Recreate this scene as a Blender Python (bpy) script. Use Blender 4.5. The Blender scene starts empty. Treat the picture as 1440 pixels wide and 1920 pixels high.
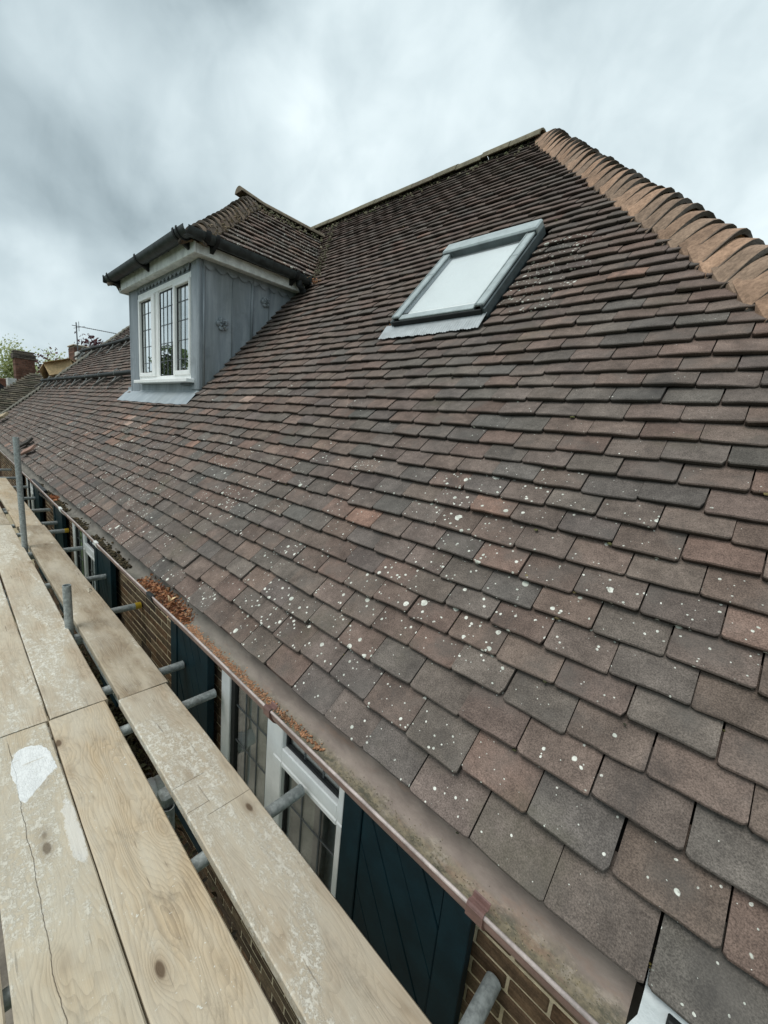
import bpy, math, random
from mathutils import Vector, Matrix
from mathutils import noise as mnoise

# ------------------------------------------------------------------ camera, light, exposure
SC = bpy.context.scene
COL = SC.collection
H = 6.3                                   # eye height above the garden
TH = math.radians(48.11)                  # roof pitch
CT, ST = math.cos(TH), math.sin(TH)

cam_d = bpy.data.cameras.new('camera')
cam = bpy.data.objects.new('camera', cam_d)
COL.objects.link(cam)
SC.camera = cam
CX = Vector((0.72863409, 0.67852181, 0.09327662))     # image right, down and forward in the world
CY = Vector((0.200244, -0.08080588, -0.97640809))
CZ = Vector((-0.65497688, 0.7301223, -0.19474784))
R = Matrix((CX, -CY, -CZ)).transposed()
cam.matrix_world = Matrix.Translation((0, 0, H)) @ R.to_4x4()
cam_d.sensor_fit = 'VERTICAL'
cam_d.sensor_height = 24.0
cam_d.lens = 24.0 * 754.45 / 1920.0
cam_d.clip_start = 0.05
cam_d.clip_end = 1000

SUN_EL, SUN_AZ = math.radians(62), math.radians(200)    # azimuth from +y clockwise
world = bpy.data.worlds.new('World')
SC.world = world
world.use_nodes = True

sun_d = bpy.data.lights.new('sun', 'SUN')
sun_d.energy = 1.5
sun_d.angle = math.radians(35)
sun_d.color = (1.0, 0.97, 0.93)
sun = bpy.data.objects.new('sun', sun_d)
COL.objects.link(sun)
sdir = Vector((math.sin(SUN_AZ) * math.cos(SUN_EL), math.cos(SUN_AZ) * math.cos(SUN_EL), math.sin(SUN_EL)))
sun.rotation_euler = (-sdir).to_track_quat('-Z', 'Y').to_euler()
sun.location = (0, -5, H + 20)

SC.view_settings.view_transform = 'Standard'
SC.view_settings.look = 'None'
SC.view_settings.gamma = 1
SC.view_settings.exposure = 0.45
SC.view_settings.use_curve_mapping = False
SC.render.engine = 'CYCLES'
SC.cycles.max_bounces = 6
SC.cycles.diffuse_bounces = 3
SC.cycles.glossy_bounces = 3
SC.cycles.transmission_bounces = 4
SC.cycles.transparent_max_bounces = 8
SC.cycles.use_denoising = True
SC.cycles.sample_clamp_indirect = 6

rnd = random.Random(7)


# ------------------------------------------------------------------ node helper
class NT:
    def __init__(s, tree):
        s.t = tree; s.n = tree.nodes; s.l = tree.links

    def _in(s, node, key, v):
        sock = node.inputs[key]
        if hasattr(v, 'is_output') or isinstance(v, bpy.types.NodeSocket):
            s.l.new(v, sock)
        else:
            if isinstance(v, (tuple, list)) and len(v) == 3 and sock.type == 'RGBA':
                v = (*v, 1)
            sock.default_value = v

    def new(s, typ, props=None, **ins):
        nd = s.n.new(typ)
        for k, v in (props or {}).items():
            setattr(nd, k, v)
        for k, v in ins.items():
            key = int(k[1:]) if k[0] == '_' and k[1:].isdigit() else k.replace('_', ' ')
            s._in(nd, key, v)
        return nd

    def math(s, op, a, b=0.0, c=None, clamp=False):
        kw = dict(_0=a, _1=b)
        if c is not None: kw['_2'] = c
        return s.new('ShaderNodeMath', dict(operation=op, use_clamp=clamp), **kw).outputs[0]

    def vmath(s, op, a, b=(0, 0, 0)):
        nd = s.new('ShaderNodeVectorMath', dict(operation=op), _0=a, _1=b)
        return nd.outputs['Value'] if op in ('DOT_PRODUCT', 'LENGTH', 'DISTANCE') else nd.outputs[0]

    def mix(s, f, a, b, blend='MIX'):
        nd = s.n.new('ShaderNodeMix'); nd.data_type = 'RGBA'; nd.blend_type = blend
        s._in(nd, 0, f); s._in(nd, 6, a); s._in(nd, 7, b)
        return nd.outputs[2]

    def ramp(s, v, lo, hi, a=0.0, b=1.0, smooth=True):
        nd = s.new('ShaderNodeMapRange', dict(interpolation_type='SMOOTHSTEP' if smooth else 'LINEAR', clamp=True))
        for i, x in enumerate((v, lo, hi, a, b)): s._in(nd, i, x)
        return nd.outputs[0]

    def noise(s, vec, scale, detail=4, rough=0.55, dist=0.0):
        return s.new('ShaderNodeTexNoise', None, Vector=vec, Scale=scale, Detail=detail, Roughness=rough, Distortion=dist).outputs[0]

    def noisec(s, vec, scale, detail=2):
        return s.new('ShaderNodeTexNoise', None, Vector=vec, Scale=scale, Detail=detail).outputs[1]

    def mapv(s, vec, scale=(1, 1, 1), loc=(0, 0, 0), rot=(0, 0, 0)):
        return s.new('ShaderNodeMapping', None, Vector=vec, Scale=scale, Location=loc, Rotation=rot).outputs[0]


def material(name):
    m = bpy.data.materials.new(name)
    m.use_nodes = True
    m.node_tree.nodes.clear()
    t = NT(m.node_tree)
    out = t.n.new('ShaderNodeOutputMaterial')
    return m, t, out


def principled(t, out, col, rough=0.7, metal=0.0, bump=None, bump_s=0.3, bump_d=0.002, spec=0.4):
    p = t.new('ShaderNodeBsdfPrincipled', None, Base_Color=col, Roughness=rough, Metallic=metal)
    p.inputs['Specular IOR Level'].default_value = spec
    if bump is not None:
        b = t.new('ShaderNodeBump', None, Strength=bump_s, Distance=bump_d, Height=bump)
        t.l.new(b.outputs[0], p.inputs['Normal'])
    t.l.new(p.outputs[0], out.inputs[0])
    return p


def pos(t):
    return t.n.new('ShaderNodeNewGeometry').outputs['Position']


def attr(t, name='tint'):
    nd = t.n.new('ShaderNodeAttribute'); nd.attribute_name = name
    return nd


# ------------------------------------------------------------------ world: overcast sky
def build_world():
    t = NT(world.node_tree)
    t.n.clear()
    out = t.n.new('ShaderNodeOutputWorld')
    sky = t.n.new('ShaderNodeTexSky')
    sky.sky_type = 'NISHITA'; sky.sun_disc = False
    sky.sun_elevation = SUN_EL; sky.sun_rotation = SUN_AZ
    d = t.n.new('ShaderNodeTexCoord').outputs['Generated']
    sep = t.new('ShaderNodeSeparateXYZ', None, Vector=d)
    z = t.math('MAXIMUM', sep.outputs[2], 0.0)
    den = t.math('ADD', z, 0.5)
    u = t.math('DIVIDE', sep.outputs[0], den)
    v = t.math('DIVIDE', sep.outputs[1], den)
    uv = t.mapv(d, scale=(1.6, 1.6, 1.7))
    n1 = t.noise(uv, 1.2, 5, 0.5, 0.4)
    n2 = t.noise(t.mapv(uv, loc=(4.3, 1.7, 0)), 3.0, 4, 0.5, 0.5)
    n3 = t.noise(t.mapv(uv, scale=(1, 1.4, 1), loc=(-3.3, 5.1, 0)), 6.0, 6, 0.6, 0.5)
    base = t.math('ADD', t.math('MULTIPLY', t.math('SUBTRACT', n1, 0.5), 0.42), t.math('MULTIPLY', t.math('SUBTRACT', n2, 0.5), 0.46))
    base = t.math('ADD', base, t.math('MULTIPLY', t.math('SUBTRACT', n3, 0.5), 0.13))
    wob = t.vmath('MULTIPLY', t.vmath('SUBTRACT', t.noisec(d, 2.2, 4), (0.5, 0.5, 0.5)), (0.45, 0.45, 0.45))
    dn = t.vmath('NORMALIZE', t.vmath('ADD', d, wob))
    val = t.math('ADD', base, 0.565)
    # individual clouds, dark bellies and bright openings of the cover
    for (dx, w, amp) in CLOUDS:
        dot = t.vmath('DOT_PRODUCT', dn, dx)
        val = t.math('ADD', val, t.math('MULTIPLY', t.ramp(dot, math.cos(w), 1.0), amp))
    val = t.math('MULTIPLY', val, t.ramp(sep.outputs[2], -0.02, 0.12, 0.9, 1.0))
    val = t.math('MINIMUM', t.math('MAXIMUM', val, 0.2), 0.95)
    col = t.mix(t.ramp(val, 0.3, 0.85, smooth=False), (0.78, 0.98, 1.07), (0.90, 1.0, 1.02))
    cl = t.mix(1.0, col, t.new('ShaderNodeCombineXYZ', None, X=val, Y=val, Z=val).outputs[0], 'MULTIPLY')
    b1 = t.new('ShaderNodeBackground', None, Color=sky.outputs[0], Strength=0.05)
    b2 = t.new('ShaderNodeBackground', None, Color=cl, Strength=1.0)
    mx = t.new('ShaderNodeMixShader', None, Fac=0.95, _1=b1.outputs[0], _2=b2.outputs[0])
    t.l.new(mx.outputs[0], out.inputs[0])


def px(u, v):
    """Direction in the world of a point of the 1440x1920 frame (used only to read cloud bearings)."""
    return (CX * (u - 720) + CY * (v - 960) + CZ * 754.45).normalized()


CLOUDS = [(tuple(px(230, 110)), 0.34, -0.11), (tuple(px(90, 380)), 0.28, -0.10), (tuple(px(260, 260)), 0.30, -0.07),
          (tuple(px(40, 40)), 0.25, 0.10), (tuple(px(440, 230)), 0.20, 0.10), (tuple(px(480, 350)), 0.2, 0.03),
          (tuple(px(680, 190)), 0.30, 0.04), (tuple(px(30, 520)), 0.16, 0.12), (tuple(px(800, 320)), 0.3, 0.05), (tuple(px(1350, 350)), 0.5, 0.04)]
build_world()

# ------------------------------------------------------------------ materials
def mat_plain(name, col, rough=0.6, metal=0.0, var=0.15, scale=8, bump=0.15, bd=0.001, spec=0.4):
    m, t, out = material(name)
    p = pos(t)
    n = t.noise(p, scale, 5)
    n2 = t.noise(p, scale * 9, 3)
    k = t.math('ADD', t.ramp(n, 0.3, 0.7, 1 - var, 1 + var), t.ramp(n2, 0.3, 0.7, -var * .4, var * .4))
    c = t.mix(1.0, col, t.new('ShaderNodeCombineXYZ', None, X=k, Y=k, Z=k).outputs[0], 'MULTIPLY')
    principled(t, out, c, rough, metal, n2, bump, bd, spec)
    return m


def mat_tile(name='clay_tile', lich=1.0):
    m, t, out = material(name)
    P = pos(t)
    a = attr(t)
    off = t.vmath('MULTIPLY', a.outputs['Color'], (13.0, 7.0, 11.0))
    Pt = t.vmath('ADD', P, off)
    base = a.outputs['Color']
    patch = t.noise(Pt, 9, 5, 0.6)
    fine = t.noise(P, 330, 3, 0.75)
    mid = t.noise(Pt, 45, 4, 0.6)
    k = t.math('MULTIPLY', t.ramp(patch, 0.25, 0.75, 0.72, 1.28), t.ramp(fine, 0.25, 0.75, 0.5, 1.55))
    k = t.math('MULTIPLY', k, t.ramp(mid, 0.25, 0.75, 0.85, 1.15))
    c = t.mix(1.0, base, t.new('ShaderNodeCombineXYZ', None, X=k, Y=k, Z=k).outputs[0], 'MULTIPLY')
    # greyer / browner weather zones inside a tile
    c = t.mix(t.ramp(t.noise(Pt, 5.5, 4), 0.5, 0.72, 0, 0.55), c, (0.118, 0.107, 0.096))
    # dark soot streaks
    c = t.mix(t.ramp(t.noise(t.mapv(P, scale=(1, .4, .4)), 7, 5, 0.65), 0.56, 0.75, 0, 0.5), c, (0.05, 0.047, 0.045))
    # dull green-brown algae in wide patches
    c = t.mix(t.ramp(t.noise(t.mapv(P, loc=(5, 3, 1)), 2.2, 6, 0.65), 0.58, 0.75, 0, 0.35), c, (0.10, 0.095, 0.06))
    # white lichen discs
    wob = t.vmath('SCALE', t.noisec(P, 60, 2)); wob.node.inputs['Scale'].default_value = 0.007
    Pw = t.vmath('ADD', P, wob)
    region = t.noise(P, 3.5, 4, 0.6)
    total = None
    for sc, rmin, rmax, pw, off2 in ((19, 0.10, 0.29, 4.2, (0, 0, 0)), (38, 0.10, 0.29, 3.2, (3.3, 1.2, 7.7)), (75, 0.10, 0.36, 3.4, (8.3, 6.2, 2.7))):
        vo = t.new('ShaderNodeTexVoronoi', dict(feature='F1'), Vector=t.mapv(Pw, loc=off2), Scale=sc, Randomness=1.0)
        r = t.new('ShaderNodeSeparateColor', None, Color=vo.outputs['Color'])
        thr = t.math('MULTIPLY', t.math('POWER', r.outputs[0], pw), rmax)
        thr = t.math('MULTIPLY', thr, t.ramp(region, 0.3, 0.7, 0.8, 1.08))
        thr = t.math('MULTIPLY', thr, t.math('MULTIPLY', t.ramp(a.outputs['Alpha'], 0.0, 1.0, 0.0, 1.25), lich))
        mk = t.ramp(t.math('SUBTRACT', thr, vo.outputs['Distance']), 0.0, 0.03)
        mk = t.math('MULTIPLY', mk, t.ramp(thr, 0.05, 0.09))
        total = mk if total is None else t.math('MAXIMUM', total, mk)
    total = t.math('MULTIPLY', total, t.ramp(t.noise(P, 150, 4, .7), 0.30, 0.48, 0.3, 1))
    lc = t.mix(t.ramp(t.noise(P, 30, 2), 0.4, 0.6), (0.80, 0.80, 0.72), (0.55, 0.57, 0.50))
    c = t.mix(t.math('MULTIPLY', total, 0.9), c, lc)
    # ochre lichen
    oc = t.ramp(t.noise(t.mapv(P, loc=(9, 2, 4)), 5.5, 7, 0.75), 0.69, 0.76)
    c = t.mix(t.math('MULTIPLY', oc, 0.6), c, (0.28, 0.22, 0.07))
    h = t.math('ADD', fine, t.math('MULTIPLY', mid, 0.9))
    h = t.math('ADD', h, t.math('MULTIPLY', total, 0.6))
    principled(t, out, c, 0.88, 0, h, 0.55, 0.0016, 0.25)
    return m


def mat_grain(name, mortar_amt=0.5, bleach=0.0, crack=False, paint=None, kerfs=None, col1=(0.56, 0.44, 0.29), col2=(0.30, 0.22, 0.14)):
    """Weathered softwood scaffold board; grain runs along x; object origin differs per board."""
    m, t, out = material(name)
    O = t.n.new('ShaderNodeTexCoord').outputs['Object']
    oi = t.n.new('ShaderNodeObjectInfo').outputs['Random']
    sh = t.new('ShaderNodeCombineXYZ', None, X=t.math('MULTIPLY', oi, 37.0), Y=t.math('MULTIPLY', oi, 5.0), Z=0.0).outputs[0]
    Q = t.vmath('ADD', O, sh)
    # rings bending round knots
    kn = t.new('ShaderNodeTexVoronoi', dict(feature='F1'), Vector=t.mapv(Q, scale=(2.6, 6.0, 0.0)), Scale=1.0, Randomness=1.0)
    kd = kn.outputs['Distance']
    warp = t.math('MULTIPLY', t.noise(t.mapv(Q, scale=(1.0, 4.5, 1)), 1.3, 3, 0.5), 1.0)
    sepq = t.new('ShaderNodeSeparateXYZ', None, Vector=Q)
    ring = t.math('ADD', t.math('MULTIPLY', sepq.outputs[1], 75.0), t.math('MULTIPLY', warp, 24.0))
    bulge = t.math('MULTIPLY', t.math('EXPONENT', t.math('MULTIPLY', kd, -6.0)), 9.0)
    ring = t.math('ADD', ring, bulge)
    w = t.math('FRACT', ring)
    grain = t.ramp(w, 0.0, 1.0, 0, 1, False)
    streak = t.noise(t.mapv(Q, scale=(3, 90, 20)), 1.0, 4, 0.65)
    col = t.mix(t.math('MULTIPLY', t.math('POWER', grain, 2.5), 0.62), col1, col2)
    col = t.mix(t.ramp(streak, 0.40, 0.70, 0, 0.45), col, (0.20, 0.155, 0.105))
    tone = t.noise(t.mapv(Q, scale=(1, 3, 1)), 2.2, 4, 0.6)
    col = t.mix(t.ramp(tone, 0.35, 0.7, 0, 0.75), col, (0.60, 0.53, 0.41))
    # dirt, scuffs, trodden mortar
    dirt = t.ramp(t.noise(t.mapv(Q, scale=(1, 1.8, 1), loc=(3, 1, 0)), 6, 8, 0.75), 0.50, 0.70)
    col = t.mix(t.math('MULTIPLY', dirt, 0.5), col, (0.19, 0.155, 0.115))
    reg = t.noise(t.mapv(Q, scale=(.8, 2.4, 1), loc=(7, 3, 1)), 1.5, 7, 0.68, 0.5)
    lo_ = 0.60 - 0.13 * mortar_amt
    film = t.ramp(reg, lo_ - .10, lo_ + .12)
    crust_r = t.ramp(reg, lo_ + .015, lo_ + .10)
    f1 = t.noise(t.mapv(Q, scale=(1.0, 1.5, 1)), 24, 8, 0.8)
    f2 = t.noise(t.mapv(Q, scale=(1.2, 1.0, 1), loc=(2, 9, 0)), 95, 4, 0.7)
    mort = t.math('MULTIPLY', crust_r, t.ramp(t.math('ADD', t.math('MULTIPLY', f1, .65), t.math('MULTIPLY', f2, .35)), 0.47, 0.55))
    col = t.mix(t.math('MULTIPLY', film, t.ramp(f1, .3, .7, .35, .75)), col, (0.58, 0.53, 0.42))
    col = t.mix(t.math('MULTIPLY', mort, 0.9), col, (0.78, 0.75, 0.66))
    sp = t.new('ShaderNodeTexVoronoi', dict(feature='F1'), Vector=t.vmath('ADD', t.mapv(Q, scale=(.7, 1.3, 0.0)), t.noisec(Q, 20, 2)), Scale=13.0)
    spr = t.new('ShaderNodeSeparateColor', None, Color=sp.outputs['Color'])
    spm = t.ramp(t.math('SUBTRACT', t.math('MULTIPLY', t.math('POWER', spr.outputs[0], 14.0), 0.30), sp.outputs['Distance']), 0.0, 0.03)
    col = t.mix(spm, col, (0.68, 0.66, 0.58))
    sc = t.noise(t.mapv(Q, scale=(4, 60, 1), rot=(0, 0, 0.5)), 1.0, 2, 0.5)
    col = t.mix(t.ramp(sc, 0.70, 0.74, 0, 0.5), col, (0.08, 0.06, 0.05))
    grey = t.ramp(t.noise(t.mapv(Q, scale=(1, 3.5, 1), loc=(1, 8, 2)), 1.7, 6, 0.7), 0.42, 0.66, 0, 0.4)
    col = t.mix(grey, col, (0.52, 0.475, 0.39))
    stain = t.ramp(t.noise(t.mapv(Q, scale=(2, 14, 1), loc=(4, 2, 2)), 3.0, 5, 0.7), 0.62, 0.72, 0, 0.4)
    col = t.mix(stain, col, (0.15, 0.115, 0.08))
    knot = t.ramp(kd, 0.05, 0.085, 1, 0)
    col = t.mix(t.math('MULTIPLY', knot, 0.9), col, (0.085, 0.06, 0.042))
    halo = t.math('MULTIPLY', t.ramp(kd, 0.07, 0.2, 1, 0), 0.3)
    col = t.mix(halo, col, (0.20, 0.125, 0.065))
    if bleach:
        col = t.mix(bleach, col, (0.46, 0.42, 0.33))
    h = t.math('ADD', t.math('MULTIPLY', streak, 0.8), t.math('MULTIPLY', mort, 0.9))
    h = t.math('SUBTRACT', h, t.math('MULTIPLY', t.math('POWER', grain, 3.0), 0.35))
    P = pos(t); sp2 = t.new('ShaderNodeSeparateXYZ', None, Vector=P)
    if kerfs:
        for kx in kerfs:
            kd_ = t.math('ABSOLUTE', t.math('SUBTRACT', t.math('ADD', sp2.outputs[0], t.math('MULTIPLY', t.math('SUBTRACT', t.noise(P, 20, 2), .5), .006)), kx[0]))
            km = t.math('MULTIPLY', t.ramp(kd_, .0006, .0016, 1, 0), t.ramp(sp2.outputs[1], kx[1], kx[1] + .012))
            km = t.math('MULTIPLY', km, t.ramp(sp2.outputs[1], kx[2], kx[2] - .012))
            col = t.mix(t.math('MULTIPLY', km, .8), col, (0.06, 0.045, 0.03)); h = t.math('SUBTRACT', h, t.math('MULTIPLY', km, 1.5))
    if crack:                                     # the long split in the near plastered board
        cy = t.math('ADD', 0.088, t.math('MULTIPLY', t.math('SUBTRACT', t.noise(t.mapv(P, scale=(1, 0, 0)), 5, 4, .6), 0.5), 0.035))
        dd = t.math('ABSOLUTE', t.math('SUBTRACT', sp2.outputs[1], cy))
        cm = t.math('MULTIPLY', t.ramp(dd, 0.0004, 0.0014, 1, 0), t.ramp(sp2.outputs[0], -2.15, -2.1))
        col = t.mix(t.math('MULTIPLY', cm, .75), col, (0.07, 0.052, 0.038))
        h = t.math('SUBTRACT', h, t.math('MULTIPLY', cm, 2.0))
    if paint:
        x0, y0, rx, ry = paint
        wv = t.math('MULTIPLY', t.math('SUBTRACT', t.noise(P, 4.5, 4, .55), 0.5), 3.2)
        dx = t.math('DIVIDE', t.math('SUBTRACT', sp2.outputs[0], x0), rx)
        dy = t.math('DIVIDE', t.math('SUBTRACT', sp2.outputs[1], y0), ry)
        rr = t.math('ADD', t.math('ADD', t.math('POWER', t.math('ABSOLUTE', dx), 2.6), t.math('POWER', t.math('ABSOLUTE', dy), 2.6)), wv)
        pm = t.ramp(rr, 0.97, 1.03, 1, 0)
        sm = t.noise(t.mapv(P, scale=(70, 9, 1), rot=(0, 0, 0.25)), 1.0, 3, 0.6)
        pm = t.math('MULTIPLY', pm, t.ramp(sm, 0.30, 0.40, 0.35, 1))
        cut = t.math('ADD', sp2.outputs[0], t.math('MULTIPLY', sp2.outputs[1], 1.1))
        pm = t.math('MULTIPLY', pm, t.ramp(t.math('ADD', cut, t.math('MULTIPLY', t.noise(P, 25, 3), .06)), x0 + .275, x0 + .262))
        ex = t.math('DIVIDE', t.math('SUBTRACT', sp2.outputs[0], x0 + .36), .17); ey = t.math('DIVIDE', t.math('SUBTRACT', sp2.outputs[1], .203), .022)
        er = t.math('ADD', t.math('ADD', t.math('MULTIPLY', ex, ex), t.math('MULTIPLY', ey, ey)), t.math('MULTIPLY', t.math('SUBTRACT', t.noise(P, 22, 6, .75), .5), 4.0))
        pm = t.math('MAXIMUM', pm, t.math('MULTIPLY', t.ramp(er, 1.0, .6), .45))
        col = t.mix(pm, col, (0.80, 0.81, 0.79))
        h = t.math('ADD', h, t.math('MULTIPLY', pm, 0.7))
    principled(t, out, col, 0.85, 0, h, 0.6, 0.0022, 0.2)
    return m


def mat_lead(name, col=(0.235, 0.268, 0.295), light=(0.41, 0.445, 0.475)):
    m, t, out = material(name)
    P = pos(t)
    st = t.noise(t.mapv(P, scale=(7, 7, 0.9)), 1.6, 6, 0.65)
    pa = t.noise(P, 5, 6, 0.7, 0.6)
    c = t.mix(t.ramp(st, 0.38, 0.72, 0, 0.75), col, light)
    c = t.mix(t.ramp(pa, 0.5, 0.75, 0, 0.5), c, tuple(x * 0.6 for x in col))
    c = t.mix(t.ramp(t.noise(P, 38, 4, .7), 0.66, 0.72, 0, 0.35), c, (0.5, 0.52, 0.53))
    c = t.mix(t.ramp(t.noise(t.mapv(P, scale=(1, 1, .3)), 1.3, 4), 0.52, 0.68, 0, 0.25), c, (0.16, 0.17, 0.13))
    principled(t, out, c, 0.55, 0.15, t.math('ADD', pa, t.math('MULTIPLY', t.noise(P, 60, 3), .3)), 0.3, 0.003, 0.4)
    return m


def mat_galv(name, col=(0.31, 0.34, 0.335)):
    m, t, out = material(name)
    P = pos(t)
    sp = t.noise(P, 55, 4, 0.6); bl = t.noise(P, 9, 5, .65)
    c = t.mix(t.ramp(sp, .35, .7), tuple(x * .8 for x in col), tuple(x * 1.35 for x in col))
    c = t.mix(t.ramp(bl, .55, .75, 0, .6), c, (0.13, 0.12, 0.10))
    c = t.mix(t.ramp(t.noise(P, 24, 5, .7), .68, .74, 0, .7), c, (0.5, 0.5, 0.46))
    principled(t, out, c, 0.6, 0.1, sp, 0.3, 0.0012, 0.4)
    return m


def mat_gutter(name):
    m, t, out = material(name)
    P = pos(t)
    s = t.new('ShaderNodeSeparateXYZ', None, Vector=P)
    y = t.math('ADD', s.outputs[1], t.math('MULTIPLY', t.math('SUBTRACT', t.noise(P, 9, 6, .7), .5), 0.07))
    n = t.noise(t.mapv(P, scale=(.5, 1, 1)), 14, 6, .7)
    c = t.mix(t.ramp(n, .3, .7), (0.225, 0.18, 0.155), (0.34, 0.28, 0.24))
    silt = t.ramp(y, 0.722, 0.688, 0, 1)                # dried silt lies in the bottom and front
    sc = t.mix(t.ramp(t.noise(P, 70, 5, .7), .35, .65), (0.30, 0.255, 0.165), (0.155, 0.14, 0.095))
    sc = t.mix(t.ramp(t.noise(t.mapv(P, scale=(.5, 1, 1)), 26, 8, .8), .50, .60), sc, (0.085, 0.085, 0.055))
    c = t.mix(t.math('MULTIPLY', silt, .9), c, sc)
    cr = t.math('MULTIPLY', t.ramp(t.noise(t.mapv(P, scale=(.6, 1, 1), loc=(5, 0, 0)), 30, 8, .8), .50, .60), t.math('MULTIPLY', t.ramp(y, .675, .695), t.ramp(y, .722, .705)))
    c = t.mix(t.math('MULTIPLY', cr, .6), c, (0.44, 0.38, 0.32))
    rust = t.ramp(t.noise(t.mapv(P, scale=(.35, 1, 1), loc=(2, 0, 0)), 11, 6, .7), .54, .68)
    c = t.mix(t.math('MULTIPLY', rust, .5), c, (0.33, 0.20, 0.135))
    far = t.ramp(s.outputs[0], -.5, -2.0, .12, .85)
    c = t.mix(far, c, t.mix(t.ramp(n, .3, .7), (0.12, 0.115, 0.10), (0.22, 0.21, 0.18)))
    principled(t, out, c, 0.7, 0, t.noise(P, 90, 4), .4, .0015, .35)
    return m


def mat_brick(name):
    m, t, out = material(name)
    P = pos(t); a = attr(t)
    n = t.noise(t.vmath('ADD', P, a.outputs['Color']), 22, 6, .7)
    f = t.noise(P, 160, 3, .7)
    st = t.noise(t.mapv(P, scale=(1.5, 1.5, 14)), 6, 4, .65)
    k = t.math('MULTIPLY', t.ramp(n, .25, .75, .6, 1.4), t.ramp(f, .2, .8, .75, 1.25))
    k = t.math('MULTIPLY', k, t.ramp(st, .3, .7, .75, 1.2))
    c = t.mix(1.0, a.outputs['Color'], t.new('ShaderNodeCombineXYZ', None, X=k, Y=k, Z=k).outputs[0], 'MULTIPLY')
    principled(t, out, c, .9, 0, t.math('ADD', n, f), .5, .002, .2)
    return m


def glass(name, tint=(0.85, 0.88, 0.87), ior=1.5, rough=0.01, refl=0.05, gain=2.3):
    m, t, out = material(name)
    ge = t.n.new('ShaderNodeNewGeometry')
    ca = t.math('ABSOLUTE', t.vmath('DOT_PRODUCT', ge.outputs['Incoming'], ge.outputs['Normal']))
    r0 = ((ior - 1) / (ior + 1)) ** 2
    fr = t.math('ADD', r0, t.math('MULTIPLY', t.math('POWER', t.math('SUBTRACT', 1.0, ca), 5.0), 1 - r0))
    tr = t.new('ShaderNodeBsdfTransparent', None, Color=tint)
    gl = t.new('ShaderNodeBsdfGlossy', None, Color=(0.95, .97, .97), Roughness=rough)
    bn = t.new('ShaderNodeBump', None, Strength=0.05, Distance=0.01, Height=t.noise(pos(t), 3.0, 2))
    t.l.new(bn.outputs[0], gl.inputs['Normal'])
    f = t.math('ADD', t.math('MULTIPLY', fr, gain), refl, clamp=True)
    mx = t.new('ShaderNodeMixShader', None, Fac=f, _1=tr.outputs[0], _2=gl.outputs[0])
    t.l.new(mx.outputs[0], out.inputs[0])
    return m


def mat_leaf(name):
    m, t, out = material(name)
    a = attr(t)
    p = t.new('ShaderNodeBsdfPrincipled', None, Base_Color=a.outputs['Color'], Roughness=.6)
    tr = t.new('ShaderNodeBsdfTranslucent', None, Color=a.outputs['Color'])
    mx = t.new('ShaderNodeMixShader', None, Fac=.35, _1=p.outputs[0], _2=tr.outputs[0])
    t.l.new(mx.outputs[0], out.inputs[0])
    return m


def mat_attr(name, rough=.85, bs=60, bump=.5):
    m, t, out = material(name)
    P = pos(t); a = attr(t)
    f = t.noise(P, bs, 4, .7); n = t.noise(P, bs / 5, 5, .65)
    k = t.math('MULTIPLY', t.ramp(f, .25, .75, .7, 1.3), t.ramp(n, .25, .75, .75, 1.25))
    c = t.mix(1.0, a.outputs['Color'], t.new('ShaderNodeCombineXYZ', None, X=k, Y=k, Z=k).outputs[0], 'MULTIPLY')
    principled(t, out, c, rough, 0, f, bump, .003, .25)
    return m


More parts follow.
